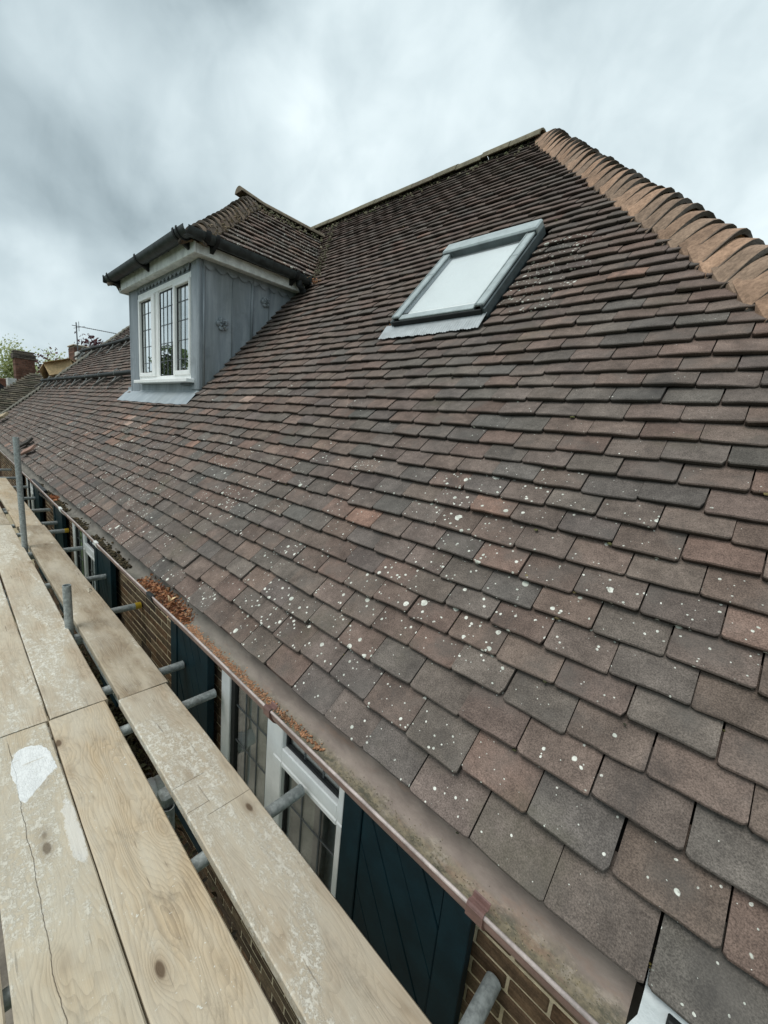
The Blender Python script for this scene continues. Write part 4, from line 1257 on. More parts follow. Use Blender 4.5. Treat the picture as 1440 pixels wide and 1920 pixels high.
# window of the dormer
win = node('dormer_window', ((WX0 + WX1) / 2, FY, WZ0), house)
yf = FY - .006; yb = FY + .055
mb = MB()
lights = [(-5.50, -5.115, .405, 1.175, True), (-4.93, -4.557, .366, 1.198, False), (-4.463, -4.13, .403, 1.178, True)]
mb.box((WX0, yf, WZ0), (WX0 + .04, yb, WZ1), bev=.003); mb.box((WX1 - .012, yf, WZ0), (WX1, yb, WZ1), bev=.003)
mb.box((WX0 + .04, yf, WZ0), (WX1 - .012, yb, WZ0 + .038), bev=.003); mb.box((WX0 + .04, yf, WZ1 - .05), (WX1 - .012, yb, WZ1), bev=.003)
mb.box((-5.022, yf, WZ0 + .04), (-4.95, yb, WZ1 - .052), bev=.003); mb.box((-4.537, yf, WZ0 + .04), (-4.502, yb, WZ1 - .052), bev=.003)
mb.build('frame', M['white'], win)
for (c0, c1, za, zb, sash) in lights:
    k = .05 if sash else .02
    if sash: k0, k1, kb, kt = .036, .09 if c0 < -5 else .024, .042, .036
    else: k0, k1, kb, kt = .022, .022, .02, .022
    mb = MB(); y2 = yf - (.016 if sash else -.008)
    if sash and c0 > -4.5: k0 = .04
    mb.box((c0 - k0, y2, za - kb), (c0, yb - .01, zb + kt), bev=.005); mb.box((c1, y2, za - kb), (c1 + k1, yb - .01, zb + kt), bev=.005)
    mb.box((c0, y2, za - kb), (c1, yb - .01, za), bev=.005); mb.box((c0, y2, zb), (c1, yb - .01, zb + kt), bev=.005)
    mb.build('sash' if sash else 'fixed_light', M['white'], win)
    yg = yf + .016
    gk = MB()
    for bx in (((c0, yg - .006, za), (c0 + .008, yg + .004, zb)), ((c1 - .008, yg - .006, za), (c1, yg + .004, zb)), ((c0 + .008, yg - .006, za), (c1 - .008, yg + .004, za + .008)), ((c0 + .008, yg - .006, zb - .008), (c1 - .008, yg + .004, zb))): gk.box(*bx)
    gk.build('gasket', M['gasket'], win)
    cm = MB()
    for i in (1, 2, 3):
        xx = c0 + (c1 - c0) * (.26 + (i - 1) * .29); cm.box((xx - .0026, yg - .005, za), (xx + .0026, yg - .0008, zb))
    for zz in (1.043, .872, .691, .514): cm.box((c0, yg - .0045, zz - .0026), (c1, yg - .0012, zz + .0026))
    cm.build('lead_came', M['came'], win)
    p_ = MB(); p_.box((c0, yg, za), (c1, yg + .004, zb)); p_.build('pane', M['dglass'], win)
mb = MB(); mb.box((-5.53, FY - .085, .283), (-4.02, FY + .004, .318), bev=.004); mb.build('sill', M['white'], win)
mb = MB(); mb.box((-4.30, FY - .030, .262), (-4.03, FY - .012, .28)); mb.build('sill_bracket', M['aludark'], win)
mb = MB(); X0, X1 = DX0 + .05, DX1 - .05
mb.add([(X0, FY + .1, .0), (X1, FY + .1, .0), (X1, 4, .0), (X0, 4, 0), (X0, FY + .1, 1.36), (X1, FY + .1, 1.36), (X1, 4, 1.36), (X0, 4, 1.36)], [(0, 1, 2, 3), (4, 7, 6, 5), (3, 2, 6, 7), (0, 3, 7, 4), (1, 5, 6, 2)])
mb.build('room', M['room'], win)
for (c0, c1) in ((-5.56, -5.2), (-4.40, -4.08)):
    mb = MB(); mb.grid(lambda u, v: (c0 + (c1 - c0) * u, FY + .16 + .02 * math.sin(u * 26), .33 + .92 * v), 50, 2); mb.build('curtain', M['curtain'], win, smooth=True)

# fascia, soffit, gutters
de = node('dormer_eaves', (DRX, DEY, 1.33), house)
mb = MB(); mb.box((-5.84, 1.555, 1.322), (DX1 + .135, 1.575, 1.455), bev=.003); mb.build('fascia', M['whitegrimy'], de)
mb = MB(); mb.box((DX1 + .115, 1.577, 1.322), (DX1 + .135, 2.68, 1.455), bev=.003); mb.build('fascia', M['whitegrimy'], de)
mb = MB(); mb.box((-5.98, 1.577, 1.322), (-5.96, 2.68, 1.455), bev=.003); mb.build('fascia', M['whitegrimy'], de)
mb = MB(); mb.box((-5.955, 1.576, 1.336), (DX1 + .113, FY + .02, 1.346)); mb.box((DX1 - .0, FY + .022, 1.336), (DX1 + .113, 2.66, 1.346)); mb.build('soffit', M['whitegrimy'], de)
def half_gutter(p0, p1, out, name='gutter_length'):
    """p0,p1: centre line; out: horizontal unit vector pointing away from the wall"""
    p0, p1, out = Vector(p0), Vector(p1), Vector(out); r_ = .062
    mb = MB(); vs = []; n = 14; m2 = 12
    for i in range(m2 + 1):
        c = p0.lerp(p1, i / m2)
        for (rr, rev) in ((r_, 0), (r_ - .004, 1)):
            for j in range(n + 1):
                a = math.pi * j / n
                vs.append(c + out * math.cos(a) * rr - Vector((0, 0, 1)) * math.sin(a) * rr)
    k = 2 * (n + 1)
    fs = []
    for i in range(m2):
        for j in range(n):
            a_ = i * k + j; b_ = (i + 1) * k + j
            fs.append((a_, a_ + 1, b_ + 1, b_)); a_ += n + 1; b_ += n + 1; fs.append((a_, b_, b_ + 1, a_ + 1))
        fs.append((i * k, (i + 1) * k, (i + 1) * k + n + 1, i * k + n + 1))
    for e_ in (0, m2 * k): fs += [(e_ + j, e_ + j + 1, e_ + n + 1 + j + 1, e_ + n + 1 + j) for j in range(n)]
    mb.add(vs, fs)
    ec = MB()
    mb.build(name, M['blackmould'], de, smooth='auto')
def half_ring(c, out, ax, w=.015, name='gutter_bracket'):
    c, out, ax = Vector(c), Vector(out), Vector(ax); n = 14; vs = []
    for (s_, rr) in ((-1, .070), (-1, .062), (1, .070), (1, .062)):
        for j in range(n + 1):
            a = math.pi * (-.06 + 1.0 * j / n); vs.append(c + ax * w * s_ + out * math.cos(a) * rr - Vector((0, 0, 1)) * math.sin(a) * rr)
    k = n + 1
    fs = [(j, j + 1, 2 * k + j + 1, 2 * k + j) for j in range(n)] + [(j, k + j, k + j + 1, j + 1) for j in range(n)] + [(2 * k + j, 2 * k + j + 1, 3 * k + j + 1, 3 * k + j) for j in range(n)]
    mb = MB(); mb.add(vs, fs)
    if name == 'gutter_bracket':
        b_ = c - out * .066 - Vector((0, 0, .105)); t_ = c - out * .068
        hw = ax * w
        tri = [t_ + out * .08 - Vector((0, 0, .067)), t_ - Vector((0, 0, .0)), b_, b_ + out * .006]
        mb.add([p - hw for p in tri] + [p + hw for p in tri], [(0, 1, 2, 3), (4, 7, 6, 5), (0, 4, 5, 1), (3, 2, 6, 7), (0, 3, 7, 4)])
    mb.build(name, M['black'], de)
gz = 1.462; gy = 1.488; gx = -3.728
half_gutter((-6.03, gy, gz), (gx + .03, gy, gz), (0, -1, 0))
half_gutter((gx, gy - .03, gz - .002), (gx, 2.66, gz - .012), (1, 0, 0))
for xx in (-3.90, -4.88, -5.86): half_ring((xx, gy, gz), (0, -1, 0), (1, 0, 0))
half_ring((gx, 1.70, gz - .003), (1, 0, 0), (0, 1, 0)); half_ring((gx, 2.50, gz - .01), (1, 0, 0), (0, 1, 0))
for xx in (-3.83, -6.0): half_ring((xx, gy, gz), (0, -1, 0), (1, 0, 0), .012, 'gutter_union')
half_ring((gx, 1.62, gz - .003), (1, 0, 0), (0, 1, 0), .02, 'gutter_union')
mb = MB(); mb.box((-6.045, gy - .062, gz - .06), (-6.03, gy + .062, gz), bev=.02); mb.box((gx - .06, 2.655, gz - .07), (gx + .062, 2.672, gz), bev=.02)
mb.build('gutter_end', M['black'], de)
mb = MB(); mb.tube([(gx, 2.56, gz - .05), (gx, 2.56, gz - .10), (gx, 2.60, gz - .135), (gx, 2.62, gz - .15)], .034, 12); mb.build('outlet', M['black'], de, smooth='auto')

# dormer roof
dr = node('dormer_roof', (DRX, 2.6, DEZ), house)
DA = math.atan(DK); DC, DS = math.cos(DA), math.sin(DA)
DL = (DEX1 - DRX) / DC                                  # slope length
DAY = DEY + (DEX1 - DRX)                                # apex y (front hip at 45 degrees)
def side_p(y, s, h=0.0): return (DEX1 - s * DC + h * DS, y, DEZ + s * DS + h * DC)
def lside_p(y, s, h=0.0): return (DEX0 + s * DC - h * DS, y, DEZ + s * DS + h * DC)
def front_p(x, s, h=0.0): return (x, DEY + s * DC - h * DS, DEZ + s * DS + h * DC)
def valley_y(s): return Y0 + (DEZ + s * DS - Z0) / math.tan(TH) + .04
DPAL = [((.15, .105, .085), 30), ((.105, .085, .075), 30), ((.125, .10, .08), 20), ((.19, .125, .095), 12)]
for P_, xa, xb in ((side_p, lambda s: DEY + .03 + s * DC, valley_y), (lside_p, lambda s: DEY + .03 + s * DC, valley_y)):
    mb = MB()
    for (y0, y1, s0_, lo, hi) in field(P_, int(DL / G), xa, xb, lambda s: []):
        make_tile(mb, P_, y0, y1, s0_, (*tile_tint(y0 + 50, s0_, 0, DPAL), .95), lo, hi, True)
    mb.build('tile_courses', M['tile'], dr, kind='stuff')
mb = MB()
for (y0, y1, s0_, lo, hi) in field(front_p, int(DL / G), lambda s: DEX0 + s * DC, lambda s: DEX1 - s * DC, lambda s: []):
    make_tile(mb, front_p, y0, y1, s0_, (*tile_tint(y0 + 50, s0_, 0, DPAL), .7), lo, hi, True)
mb.build('tile_courses', M['tile'], dr, kind='stuff')
mb = MB(); e2 = -.03
YV = valley_y(DL)
mb.add([side_p(DEY, 0, e2), side_p(valley_y(0), 0, e2), side_p(valley_y(DL), DL, e2), side_p(DAY, DL, e2), lside_p(DEY, 0, e2), lside_p(valley_y(0), 0, e2), lside_p(valley_y(DL), DL, e2), lside_p(DAY, DL, e2)],
       [(0, 1, 2, 3), (4, 7, 6, 5), (0, 3, 7, 4)])
mb.build('underlay', M['dark'], dr)
hd = Vector((DRX - DEX1, DAY - DEY, DRZ - DEZ))
bonnets((DEX1, DEY, DEZ), hd, 15, hd.length / 15.5, .75, dr, R=.115, lift=.055, r0=.05, seed=9, pal=((.17, .125, .09), (.14, .11, .085)), mcol=((.24, .165, .11), (.19, .135, .095)), rim=(.10, .085, .07), L=.2)
hd2 = Vector((DRX - DEX0, DAY - DEY, DRZ - DEZ))
bonnets((DEX0, DEY, DEZ), hd2, 15, hd2.length / 15.5, .75, dr, R=.115, lift=.055, r0=.05, seed=10, pal=((.17, .125, .09), (.14, .11, .085)), mcol=((.24, .165, .11), (.19, .135, .095)), rim=(.10, .085, .07), L=.2)
y = DAY - .16; q = random.Random(3)
while y < YV + .12:
    mb = MB(); vs = []; r_ = .072
    for j in range(9):
        a = math.pi * (.04 + .92 * j / 8)
        for yy, rr in ((y + .003, r_), (y + .003, r_ - .014), (y + .297, r_), (y + .297, r_ - .014)):
            kick = max(0, (DAY + .13 - yy)) * .12
            vs.append((DRX - math.cos(a) * rr * 1.15, yy, DRZ - .04 + kick + math.sin(a) * rr))
    fs = []
    for j in range(8):
        a_, b_ = j * 4, j * 4 + 4
        fs += [(a_, b_, b_ + 2, a_ + 2), (a_, a_ + 1, b_ + 1, b_), (a_ + 2, b_ + 2, b_ + 3, a_ + 3), (a_ + 1, a_ + 3, b_ + 3, b_ + 1)]
    if y < DAY: fs.append(tuple(j * 4 + 1 for j in range(9)))
    mb.add(vs, fs, q.choice([(.17, .14, .10), (.145, .125, .09), (.19, .155, .11)])); mb.build('ridge_tile', M['bonnet'], dr, smooth='auto')
    y += .3
mb = MB()
for i in range(260):
    yy = q.uniform(DAY, YV); mb.blob(side_p(yy, DL - q.random() ** 2 * .25, .01), q.uniform(.005, .018), q.choice([(.2, .19, .12), (.3, .27, .18), (.13, .13, .08)]), i)
for i in range(330):
    f = q.random(); hp = Vector((DEX1, DEY, DEZ)) + hd * f
    mb.blob((hp.x + q.uniform(-.02, .06), hp.y + abs(q.gauss(.08, .05)), hp.z + .0), q.uniform(.004, .013), q.choice([(.2, .16, .1), (.28, .22, .15), (.11, .09, .06)]), i)
mb.build('moss_and_crumbs', M['moss'], dr, kind='stuff')

# ------------------------------------------------------------------ scaffold
ZB = -1.47
sc_ = thing('tube_scaffold', (-3, -.3, GZ), 'galvanised tube scaffold carrying the timber walkway along the wall', 'scaffold')
q = random.Random(12)
puts = [(-.262, .962, 0), (-1.150, .925, 0), (-1.985, .930, 0), (-2.365, .905, 0), (-3.375, .965, 1), (-4.16, .92, 0), (-5.15, .935, 0), (-5.97, .95, 1), (-6.42, .92, 0), (-7.25, .965, 0), (-8.2, .96, 0), (-9.3, .95, 0), (-10.4, .95, 0), (-11.6, .95, 0)]
for (xx, ye, cap) in puts:
    mb = MB(); mb.tube([(xx + q.uniform(-.01, .01), -1.25, ZB - .066), (xx, ye - (.036 if cap else 0), ZB - .063)], .0242, 18, hollow=not cap)
    o = mb.build('putlog_tube', M['galv'], sc_, smooth='auto')
    if cap:
        mb = MB(); mb.tube([(xx, ye - .037, ZB - .063), (xx, ye + .004, ZB - .063), (xx, ye + .006, ZB - .063)], [.0262, .0262, .022], 18); mb.build('end_cap', M['yellow'], o, smooth='auto')
for (xx, yy, zt) in ((-3.145, .475, -1.175), (-5.24, .478, -.38), (-7.6, .478, -1.56), (-1.50, .512, -1.60), (-1.555, .512, -1.60), (-9.9, .478, -1.56), (-1.2, -1.1, -.5), (-3.2, -1.1, -.3), (-5.3, -1.1, -.4), (-7.5, -1.1, -.4), (-9.8, -1.1, -.4), (1.4, -1.1, -.4), (.9, .512, -1.60)):
    mb = MB(); mb.tube([(xx, yy, GZ + .005), (xx, yy, zt)], .0242, 18, hollow=True); mb.build('upright_tube', M['galv'], sc_, smooth='auto')
for yy in (.56, -1.05):
    mb = MB(); mb.tube([(-12.5, yy, ZB - .115), (1.8, yy, ZB - .115)], .0242, 14, hollow=True); mb.build('ledger_tube', M['galv'], sc_, smooth='auto')
for xx in (-1.52, -3.145, -5.24, -7.6):
    mb = MB(); mb.tube([(xx, .48, ZB - .15), (xx, .48, ZB - .21)], .036, 12); mb.box((xx - .05, .49, ZB - .145), (xx + .02, .60, ZB - .085), bev=.01)
    mb.tube([(xx - .07, .50, ZB - .16), (xx + .05, .50, ZB - .16)], .009, 8); mb.build('coupler', M['galv'], sc_, smooth='auto')

boards = [  # x0, x1, y0, y1, material, label
    (-2.150, 1.75, .505, .735, 'board_e', 'scaffold board crusted with pale mortar, nearest the shutters and window'),
    (-6.10, -2.156, .517, .745, 'board_d', 'bare grey-brown scaffold board along the wall beyond the mortar-crusted one'),
    (-10.02, -6.108, .505, .735, 'board_a', 'far scaffold board along the wall behind the tall upright tube'),
    (-2.186, 1.70, .232, .456, 'board_a', 'knotty clean tan scaffold board in the middle of the walkway, lower left'),
    (-6.25, -2.196, .240, .470, 'board_b', 'pale scaffold board with streaky mortar beside the short upright tube'),
    (-10.15, -6.262, .236, .462, 'board_d', 'far pale scaffold board left of the tall upright tube'),
    (-2.182, 1.70, .001, .223, 'board_c', 'split scaffold board with a large white plaster patch'),
    (-6.10, -2.192, .008, .231, 'board_b', 'worn scaffold board at the left edge ending before the white plaster patch'),
    (-10.0, -6.11, .008, .232, 'board_a', 'farthest scaffold board at the left edge of the walkway'),
    (-1.95, 1.95, -.230, -.008, 'board_a', 'scaffold board of which only a sliver shows in the lower left corner'),
    (-5.86, -1.96, -.226, -.002, 'board_b', 'outer scaffold board end to end with the sliver in the lower left corner'),
]
for i, (x0, x1, y0, y1, mt, lab) in enumerate(boards):
    mb = MB(); N_ = 40; vs = []
    tilt = q.uniform(-.004, .004)
    for k in range(N_ + 1):
        xx = x0 + (x1 - x0) * k / N_
        bow = .0025 * math.sin(k * .21 + i); e0 = .0014 * mnoise.noise(Vector((xx * 5, i, 0))); e1 = .0014 * mnoise.noise(Vector((xx * 5, i, 9)))
        z1 = ZB + .0012 * mnoise.noise(Vector((xx * 3, i, 4)))
        c = .004
        pr = [(y0 + e0, ZB - .038), (y0 + e0, z1 - c), (y0 + c + e0, z1), ((y0 + y1) / 2, z1 + .0008), (y1 - c + e1, z1), (y1 + e1, z1 - c), (y1 + e1, ZB - .038)]
        vs += [(xx, yy + bow, zz + tilt * ((yy - y0) / .22 - .5)) for yy, zz in pr]
    n = 7
    fs = [(k * n + j, k * n + j + 1, (k + 1) * n + j + 1, (k + 1) * n + j) for k in range(N_) for j in range(n - 1)] + [(k * n, (k + 1) * n, (k + 1) * n + 6, k * n + 6) for k in range(N_)]
    fs += [tuple(range(n)), tuple(N_ * n + j for j in range(n))[::-1]]
    mb.add(vs, fs)
    mb.build('scaffold_board', M[mt], None, smooth='auto', origin=(x0, y0, ZB), label=lab, category='scaffold board', group='timber boards of the scaffold walkway')

# grey metal end band on one board end, offcut of wood resting on a board
mb = MB(); leafc = (.5, .45, .35); mb.add([(-3.76, .69, ZB + .004), (-3.73, .705, ZB + .022), (-3.68, .69, ZB + .006), (-3.70, .72, ZB + .003), (-3.75, .725, ZB + .002)], [(0, 1, 4), (1, 2, 3), (1, 3, 4), (0, 2, 1)], leafc)
mb.build('wood_chip', M['card'], None, label='small curled pale chip lying on the grey-brown board by the wall', category='wood chip')
# white flue outlet on the wall seen through the gap between boards
fl_ = thing('flue_terminal', (-2.42, WY, -2.42), 'white plastic flue pipe seen through the gap between the boards', 'flue pipe')
mb = MB(); mb.tube([(-2.36, WY + .0, -2.30), (-2.34, .70, -2.30)], .058, 24); mb.build('pipe', M['whitegrimy'], fl_, smooth='auto')
mb = MB(); mb.tube([(-2.34, .72, -2.30), (-2.34, .69, -2.30), (-2.34, .66, -2.30)], [.064, .068, .064], 24, hollow=True); mb.build('collar', M['white'], fl_, smooth='auto')

# climbing shrub on the lower wall, seen through the gap
def leaves_cloud(mb, n, fn, size, cols, q, droop=0):
    for i in range(n):
        p = fn(q)
        if p is None: continue
        leaf(mb, p, size * q.uniform(.6, 1.4), q.choice(cols), q)
cs = thing('climbing_shrub', (-3.4, .8, GZ), 'brown-green mossy climbing shrub on the wall below the boards', 'shrub')
mb = MB(); q = random.Random(31)
leaves_cloud(mb, 9000, lambda q: (q.gauss(-4.1, .85), .90 + abs(q.gauss(0, .10)) * -1.2 + .04, -2.85 - abs(q.gauss(0, .45)) + .22 * mnoise.noise(Vector((q.random() * 8, 0, 0)))), .028,
             [(.10, .09, .04), (.13, .12, .05), (.07, .06, .03), (.17, .14, .07), (.05, .035, .02)], q)
mb.build('foliage', M['leafmix'], cs, kind='stuff')
mb = MB()
for i in range(9):
    x_ = -4.1 + q.gauss(0, .5)
    mb.tube([(-4.0 + i * .02, .86, GZ), (x_ * .5 - 2.0, .84, -4.4), (x_, .84, -3.0)], .02, 6, r2=.006)
mb.build('stem', M['bark'], cs)

# ------------------------------------------------------------------ things lying on the roof
def on_roof(x, s, h): return rp(x, s, h)
# two long black pipes on wire hooks
def roof_pipe(x0, x1, s, label, s_far=None):
    t_ = thing('black_pipe', on_roof(x0, s, .05), label, 'pipe', 'black pipes lying along the far roof')
    if s_far is None: s_far = s
    mb = MB(); mb.tube([on_roof(x0 + (x1 - x0) * i / 8, s_far + (s - s_far) * i / 8, .062 + .006 * math.sin(i)) for i in range(9)], .034, 12); mb.build('tube', M['black'], t_, smooth='auto')
    n = int((x1 - x0) / .85)
    for i in range(n):
        xx = x0 + .35 + i * .85; ss = s_far + (s - s_far) * (xx - x0) / (x1 - x0)
        mb = MB(); mb.tube([on_roof(xx + .05 * math.cos(a), ss + .055 * math.sin(a), .075 + .05 * math.cos(a)) for a in [k * math.pi / 5 for k in range(-2, 8)]], .006, 6)
        mb.tube([on_roof(xx, ss - .05, .05), on_roof(xx - .05, ss - .26, .012)], .006, 6); mb.build('wire_hook', M['galv'], t_)
    for i in range(n + 2):
        xx = x0 + .1 + i * .8
        if xx > x1: break
        ss = s_far + (s - s_far) * (xx - x0) / (x1 - x0)
        w_ = MB(); w_.box((-.03, -.21, -.015), (.03, .0, .02), bev=.004)
        w2 = MB(); w2.add([on_roof(xx + v[0] + v[1] * .35, ss - .03 + v[1], .03 + v[2] - v[1] * .1) for v in w_.v], w_.f, (.13, .12, .11)); w2.build('wedge', M['plaintile'], t_)
roof_pipe(-13.3, -6.2, 1.70, 'black pipe lying across the far roof on hooks, the lower one beside the dormer', 1.68)
roof_pipe(-12.75, -8.2, 2.74, 'upper black pipe lying across the far roof above the cardboard box')
# white end box of the upper pipe
bx_ = MB(); bx_.box((-12.95, 2.40, 1.02), (-12.70, 2.62, 1.22), bev=.02); bx_.build('white_outlet_box', M['render_w'], None, label='small pale box at the far end of the upper black pipe', category='box')
# cardboard box with open flaps
cb = thing('cardboard_box', (-13.0, 1.95, .55), 'open cardboard box tipped on the far roof hip', 'cardboard box')
Rm = Matrix.Translation((-12.7, 2.10, .66)) @ Matrix.Rotation(math.radians(-22), 4, 'Z') @ Matrix.Rotation(math.radians(-33), 4, 'Y') @ Matrix.Rotation(math.radians(24), 4, 'X')
mb = MB(); kc = (.47, .335, .185)
w_, d_, h_ = .22, .27, .17
for a_, b_ in (((-w_, -d_, -h_), (w_, -d_ + .008, h_)), ((-w_, d_ - .008, -h_), (w_, d_, h_)), ((-w_, -d_ + .01, -h_), (-w_ + .008, d_ - .01, h_)), ((w_ - .008, -d_ + .01, -h_), (w_, d_ - .01, h_)), ((-w_ + .01, -d_ + .01, -h_), (w_ - .01, d_ - .01, -h_ + .008))):
    mb.box(a_, b_, kc, mat=Rm)
mb.box((-w_ + .009, -d_ + .009, h_ - .012), (w_ - .009, d_ - .009, h_ - .004), kc, mat=Rm)
mb.build('carton', M['card'], cb)
for ang, (a_, b_), pv, ax in ((50, ((-w_, -.20, 0), (w_, 0, .007)), (0, -d_, h_), 'X'), (-60, ((-w_, 0, 0), (w_, .20, .007)), (0, d_, h_), 'X'), (-50, ((-.15, -d_, 0), (0, d_, .007)), (-w_, 0, h_), 'Y'), (30, ((0, -d_, 0), (.15, d_, .007)), (w_, 0, h_), 'Y')):
    mb = MB(); mb.box(a_, b_, (.52, .38, .22), mat=Rm @ Matrix.Translation(pv) @ Matrix.Rotation(math.radians(ang), 4, ax)); mb.build('flap', M['card'], cb)
# batten offcut and stray broken tiles near the far eaves
def slab(p, dims, rz, col, name, mat, label, cat, tilt=TH):
    Mx = Matrix.Translation(p) @ Matrix.Rotation(tilt, 4, 'X') @ Matrix.Rotation(rz, 4, 'Z')
    mb = MB(); mb.box((-dims[0] / 2, -dims[1] / 2, 0), (dims[0] / 2, dims[1] / 2, dims[2]), col, .003, Mx)
    mb.build(name, M[mat], None, label=label, category=cat)
slab(on_roof(-12.6, .42, .06), (.75, .14, .05), .25, (.4, .33, .22), 'timber_offcut', 'wood', 'pale timber offcut at the far left eaves', 'timber offcut')
slab(on_roof(-7.3, .16, .03), (.28, .10, .03), .5, (.3, .19, .15), 'broken_tile', 'plaintile', 'broken reddish tile propped behind the tall upright tube', 'broken tile')
slab(on_roof(-7.9, .22, .03), (.30, .10, .03), .5, (.05, .045, .04), 'broken_tile', 'plaintile', 'dark tile piece propped just above the reddish broken tile', 'broken tile')
slab((-5.6, .66, -.93), (.8, .05, .03), .0, (.04, .04, .04), 'black_strip', 'black', 'loose black plastic strip hanging under the gutter behind the upright tube', 'plastic strip', .3)
slab((-5.2, .70, -1.0), (.7, .05, .03), .05, (.04, .04, .04), 'black_strip', 'black', 'second black plastic strip just below the gutter by the far brick pier', 'plastic strip', .3)

# ------------------------------------------------------------------ neighbours
nh = thing('neighbour_house', (-21, 4, GZ), 'neighbouring house with mossy brown roof and timbered gable at far left', 'house')
# mossy slope that faces the viewer, its verge rising to the right
def far_p(y, s, h=0.0):
    return (-15.6 - s * .82 + h * .5, y + s * .0, -1.3 + s * .62 + h * .8)
mb = MB()
for (y0, y1, s0_, lo, hi) in field(far_p, 34, lambda s: .2 + max(0, (s - .9)) * .80, lambda s: 5.5, lambda s: [], W=.165):
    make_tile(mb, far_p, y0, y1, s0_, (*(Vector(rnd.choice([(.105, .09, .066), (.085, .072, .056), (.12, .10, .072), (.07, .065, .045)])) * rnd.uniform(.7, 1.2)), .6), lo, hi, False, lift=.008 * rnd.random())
mb.build('tile_courses', M['plaintile'], nh, kind='stuff')
mb = MB(); mb.add([far_p(-.2, 0, -.04), far_p(5.5, 0, -.04), far_p(5.5, 3.4, -.04), far_p(2.2, 3.4, -.04), far_p(.2, .9, -.04)], [(0, 1, 2, 3, 4)]); mb.build('underlay', M['dark'], nh)
mb = MB(); mb.box((-23.5, .3, GZ), (-15.9, 6, -1.35), (.16, .10, .07)); mb.build('wall', M['redbrick'], nh)
# timber gable end: dark bargeboards over rendered, brick-filled frame
gx_ = -20.0
mb = MB(); mb.add([(gx_, -.9, -2.5), (gx_, 1.6, -2.5), (gx_, 1.6, .1), (gx_, 1.5, .75), (gx_, 1.0, .9), (gx_, -.9, .9)], [(0, 1, 2, 3, 4, 5)], (.16, .09, .07)); mb.build('gable', M['redbrick'], nh)
mb = MB()
def beam(mb, a, b, w=.09, d=.1):
    a, b = Vector(a), Vector(b); dr_ = (b - a).normalized(); n_ = Vector((1, 0, 0)); s_ = dr_.cross(n_) * w
    mb.add([a - s_, a + s_, b + s_, b - s_, a - s_ + n_ * d, a + s_ + n_ * d, b + s_ + n_ * d, b - s_ + n_ * d], [(0, 1, 2, 3), (4, 7, 6, 5), (0, 4, 5, 1), (1, 5, 6, 2), (2, 6, 7, 3), (3, 7, 4, 0)])
beam(mb, (gx_ + .01, .7, .95), (gx_ + .01, 1.95, -.05)); beam(mb, (gx_ + .01, 1.1, -1.2), (gx_ + .01, 1.5, .15), .06); mb.build('timber_beam', M['timber'], nh)
mb = MB(); mb.box((gx_ - .3, 1.72, -.1), (gx_ + .3, 1.95, .62)); mb.build('rendered_pier', M['render_w'], nh)


def chimney(x, y0, y1, z0, z1, label, dx=.8, cap=True, mossy=False):
    t_ = thing('chimney', (x - dx / 2, (y0 + y1) / 2, z0), label, 'chimney', 'brick chimneys beyond the roof')
    q = random.Random(int(abs(x) * 10)); bh = .075; n = int((z1 - z0) / bh); mb = MB()
    mb.box((x - dx + .01, y0 + .01, z0), (x - .01, y1 - .01, z1 - .01), (.22, .18, .14))
    mb.build('mortar_core', M['redbrick'], t_)
    mb = MB(); cnt = 0
    for r_ in range(n):
        z = z0 + r_ * bh; o = 0 if r_ % 2 else .112
        ov = .05 if (cap and r_ > n - 4) else 0
        y = y0 - ov - o
        while y < y1 + ov:
            a_, b_ = max(y, y0 - ov), min(y + .215, y1 + ov)
            if b_ - a_ > .03:
                kk = q.uniform(.6, 1.3); c = tuple(v * kk for v in ((.16, .085, .06) if not (cap and r_ > n - 4) else (.10, .085, .07)))
                mb.box((x - dx - ov, a_, z), (x + ov + q.uniform(0, .012), b_, z + bh - .01), c)
            y += .225
    mb.build('brickwork', M['redbrick'], t_, kind='stuff', label='coursed red brickwork')
    mb = MB(); mb.box((x - dx - .03, y0 - .03, z1), (x + .03, y1 + .03, z1 + .05), (.2, .18, .15) if cap else (.5, .42, .32), .01); mb.build('capping', M['mortar'], t_)
    return t_
chimney(-24.5, 2.42, 3.08, -1.5, 1.93, 'near brick chimney with dark oversailing cap, left of the cardboard box')
chimney(-21.5, 3.98, 4.72, -1.0, 2.28, 'low brick chimney carrying the aerial, half hidden by the far hip', 1.1, False)
mb = MB(); mb.box((-26.5, 1.6, -2), (-25.6, 2.5, .75), (.2, .1, .07), .02); mb.box((-24.4, 3.1, -2), (-24.0, 3.75, .62), (.2, .1, .07), .02); mb.build('parapet_wall', M['redbrick'], nh)
# aerial
ae = thing('television_aerial', (-21.0, 4.0, 1.2), 'television aerial on a thin mast strapped to the farther chimney', 'aerial')
ax0 = Vector((-21.0, 4.0, 1.3))
mb = MB(); mb.tube([(-21.0, 4.02, 1.2), (-21.0, 4.0, 3.12)], .022, 8); mb.build('mast', M['aerial'], ae)
mb = MB(); b0, b1 = Vector((-21.0, 3.86, 2.98)), Vector((-20.6, 5.32, 2.95)); mb.tube([b0, b1], .014, 6); mb.build('boom', M['aerial'], ae)
mb = MB()
for i in range(17):
    p = b0.lerp(b1, .28 + .72 * i / 16); mb.tube([p + Vector((-.14, .03, 0)), p + Vector((.14, -.03, 0))], .007, 5)
mb.build('element', M['aerial'], ae)
mb = MB()
for dz in (-.16, -.08, .08, .16):
    p = b0 + Vector((.02, .22, dz)); mb.tube([p + Vector((-.16, .03, 0)), p + Vector((.16, -.03, 0))], .008, 5)
mb.tube([b0 + Vector((.02, .22, -.17)), b0 + Vector((.02, .22, .17))], .01, 5); mb.tube([b0 + Vector((0, .05, -.1)), b0 + Vector((.03, .42, .05))], .008, 5); mb.build('reflector', M['aerial'], ae)


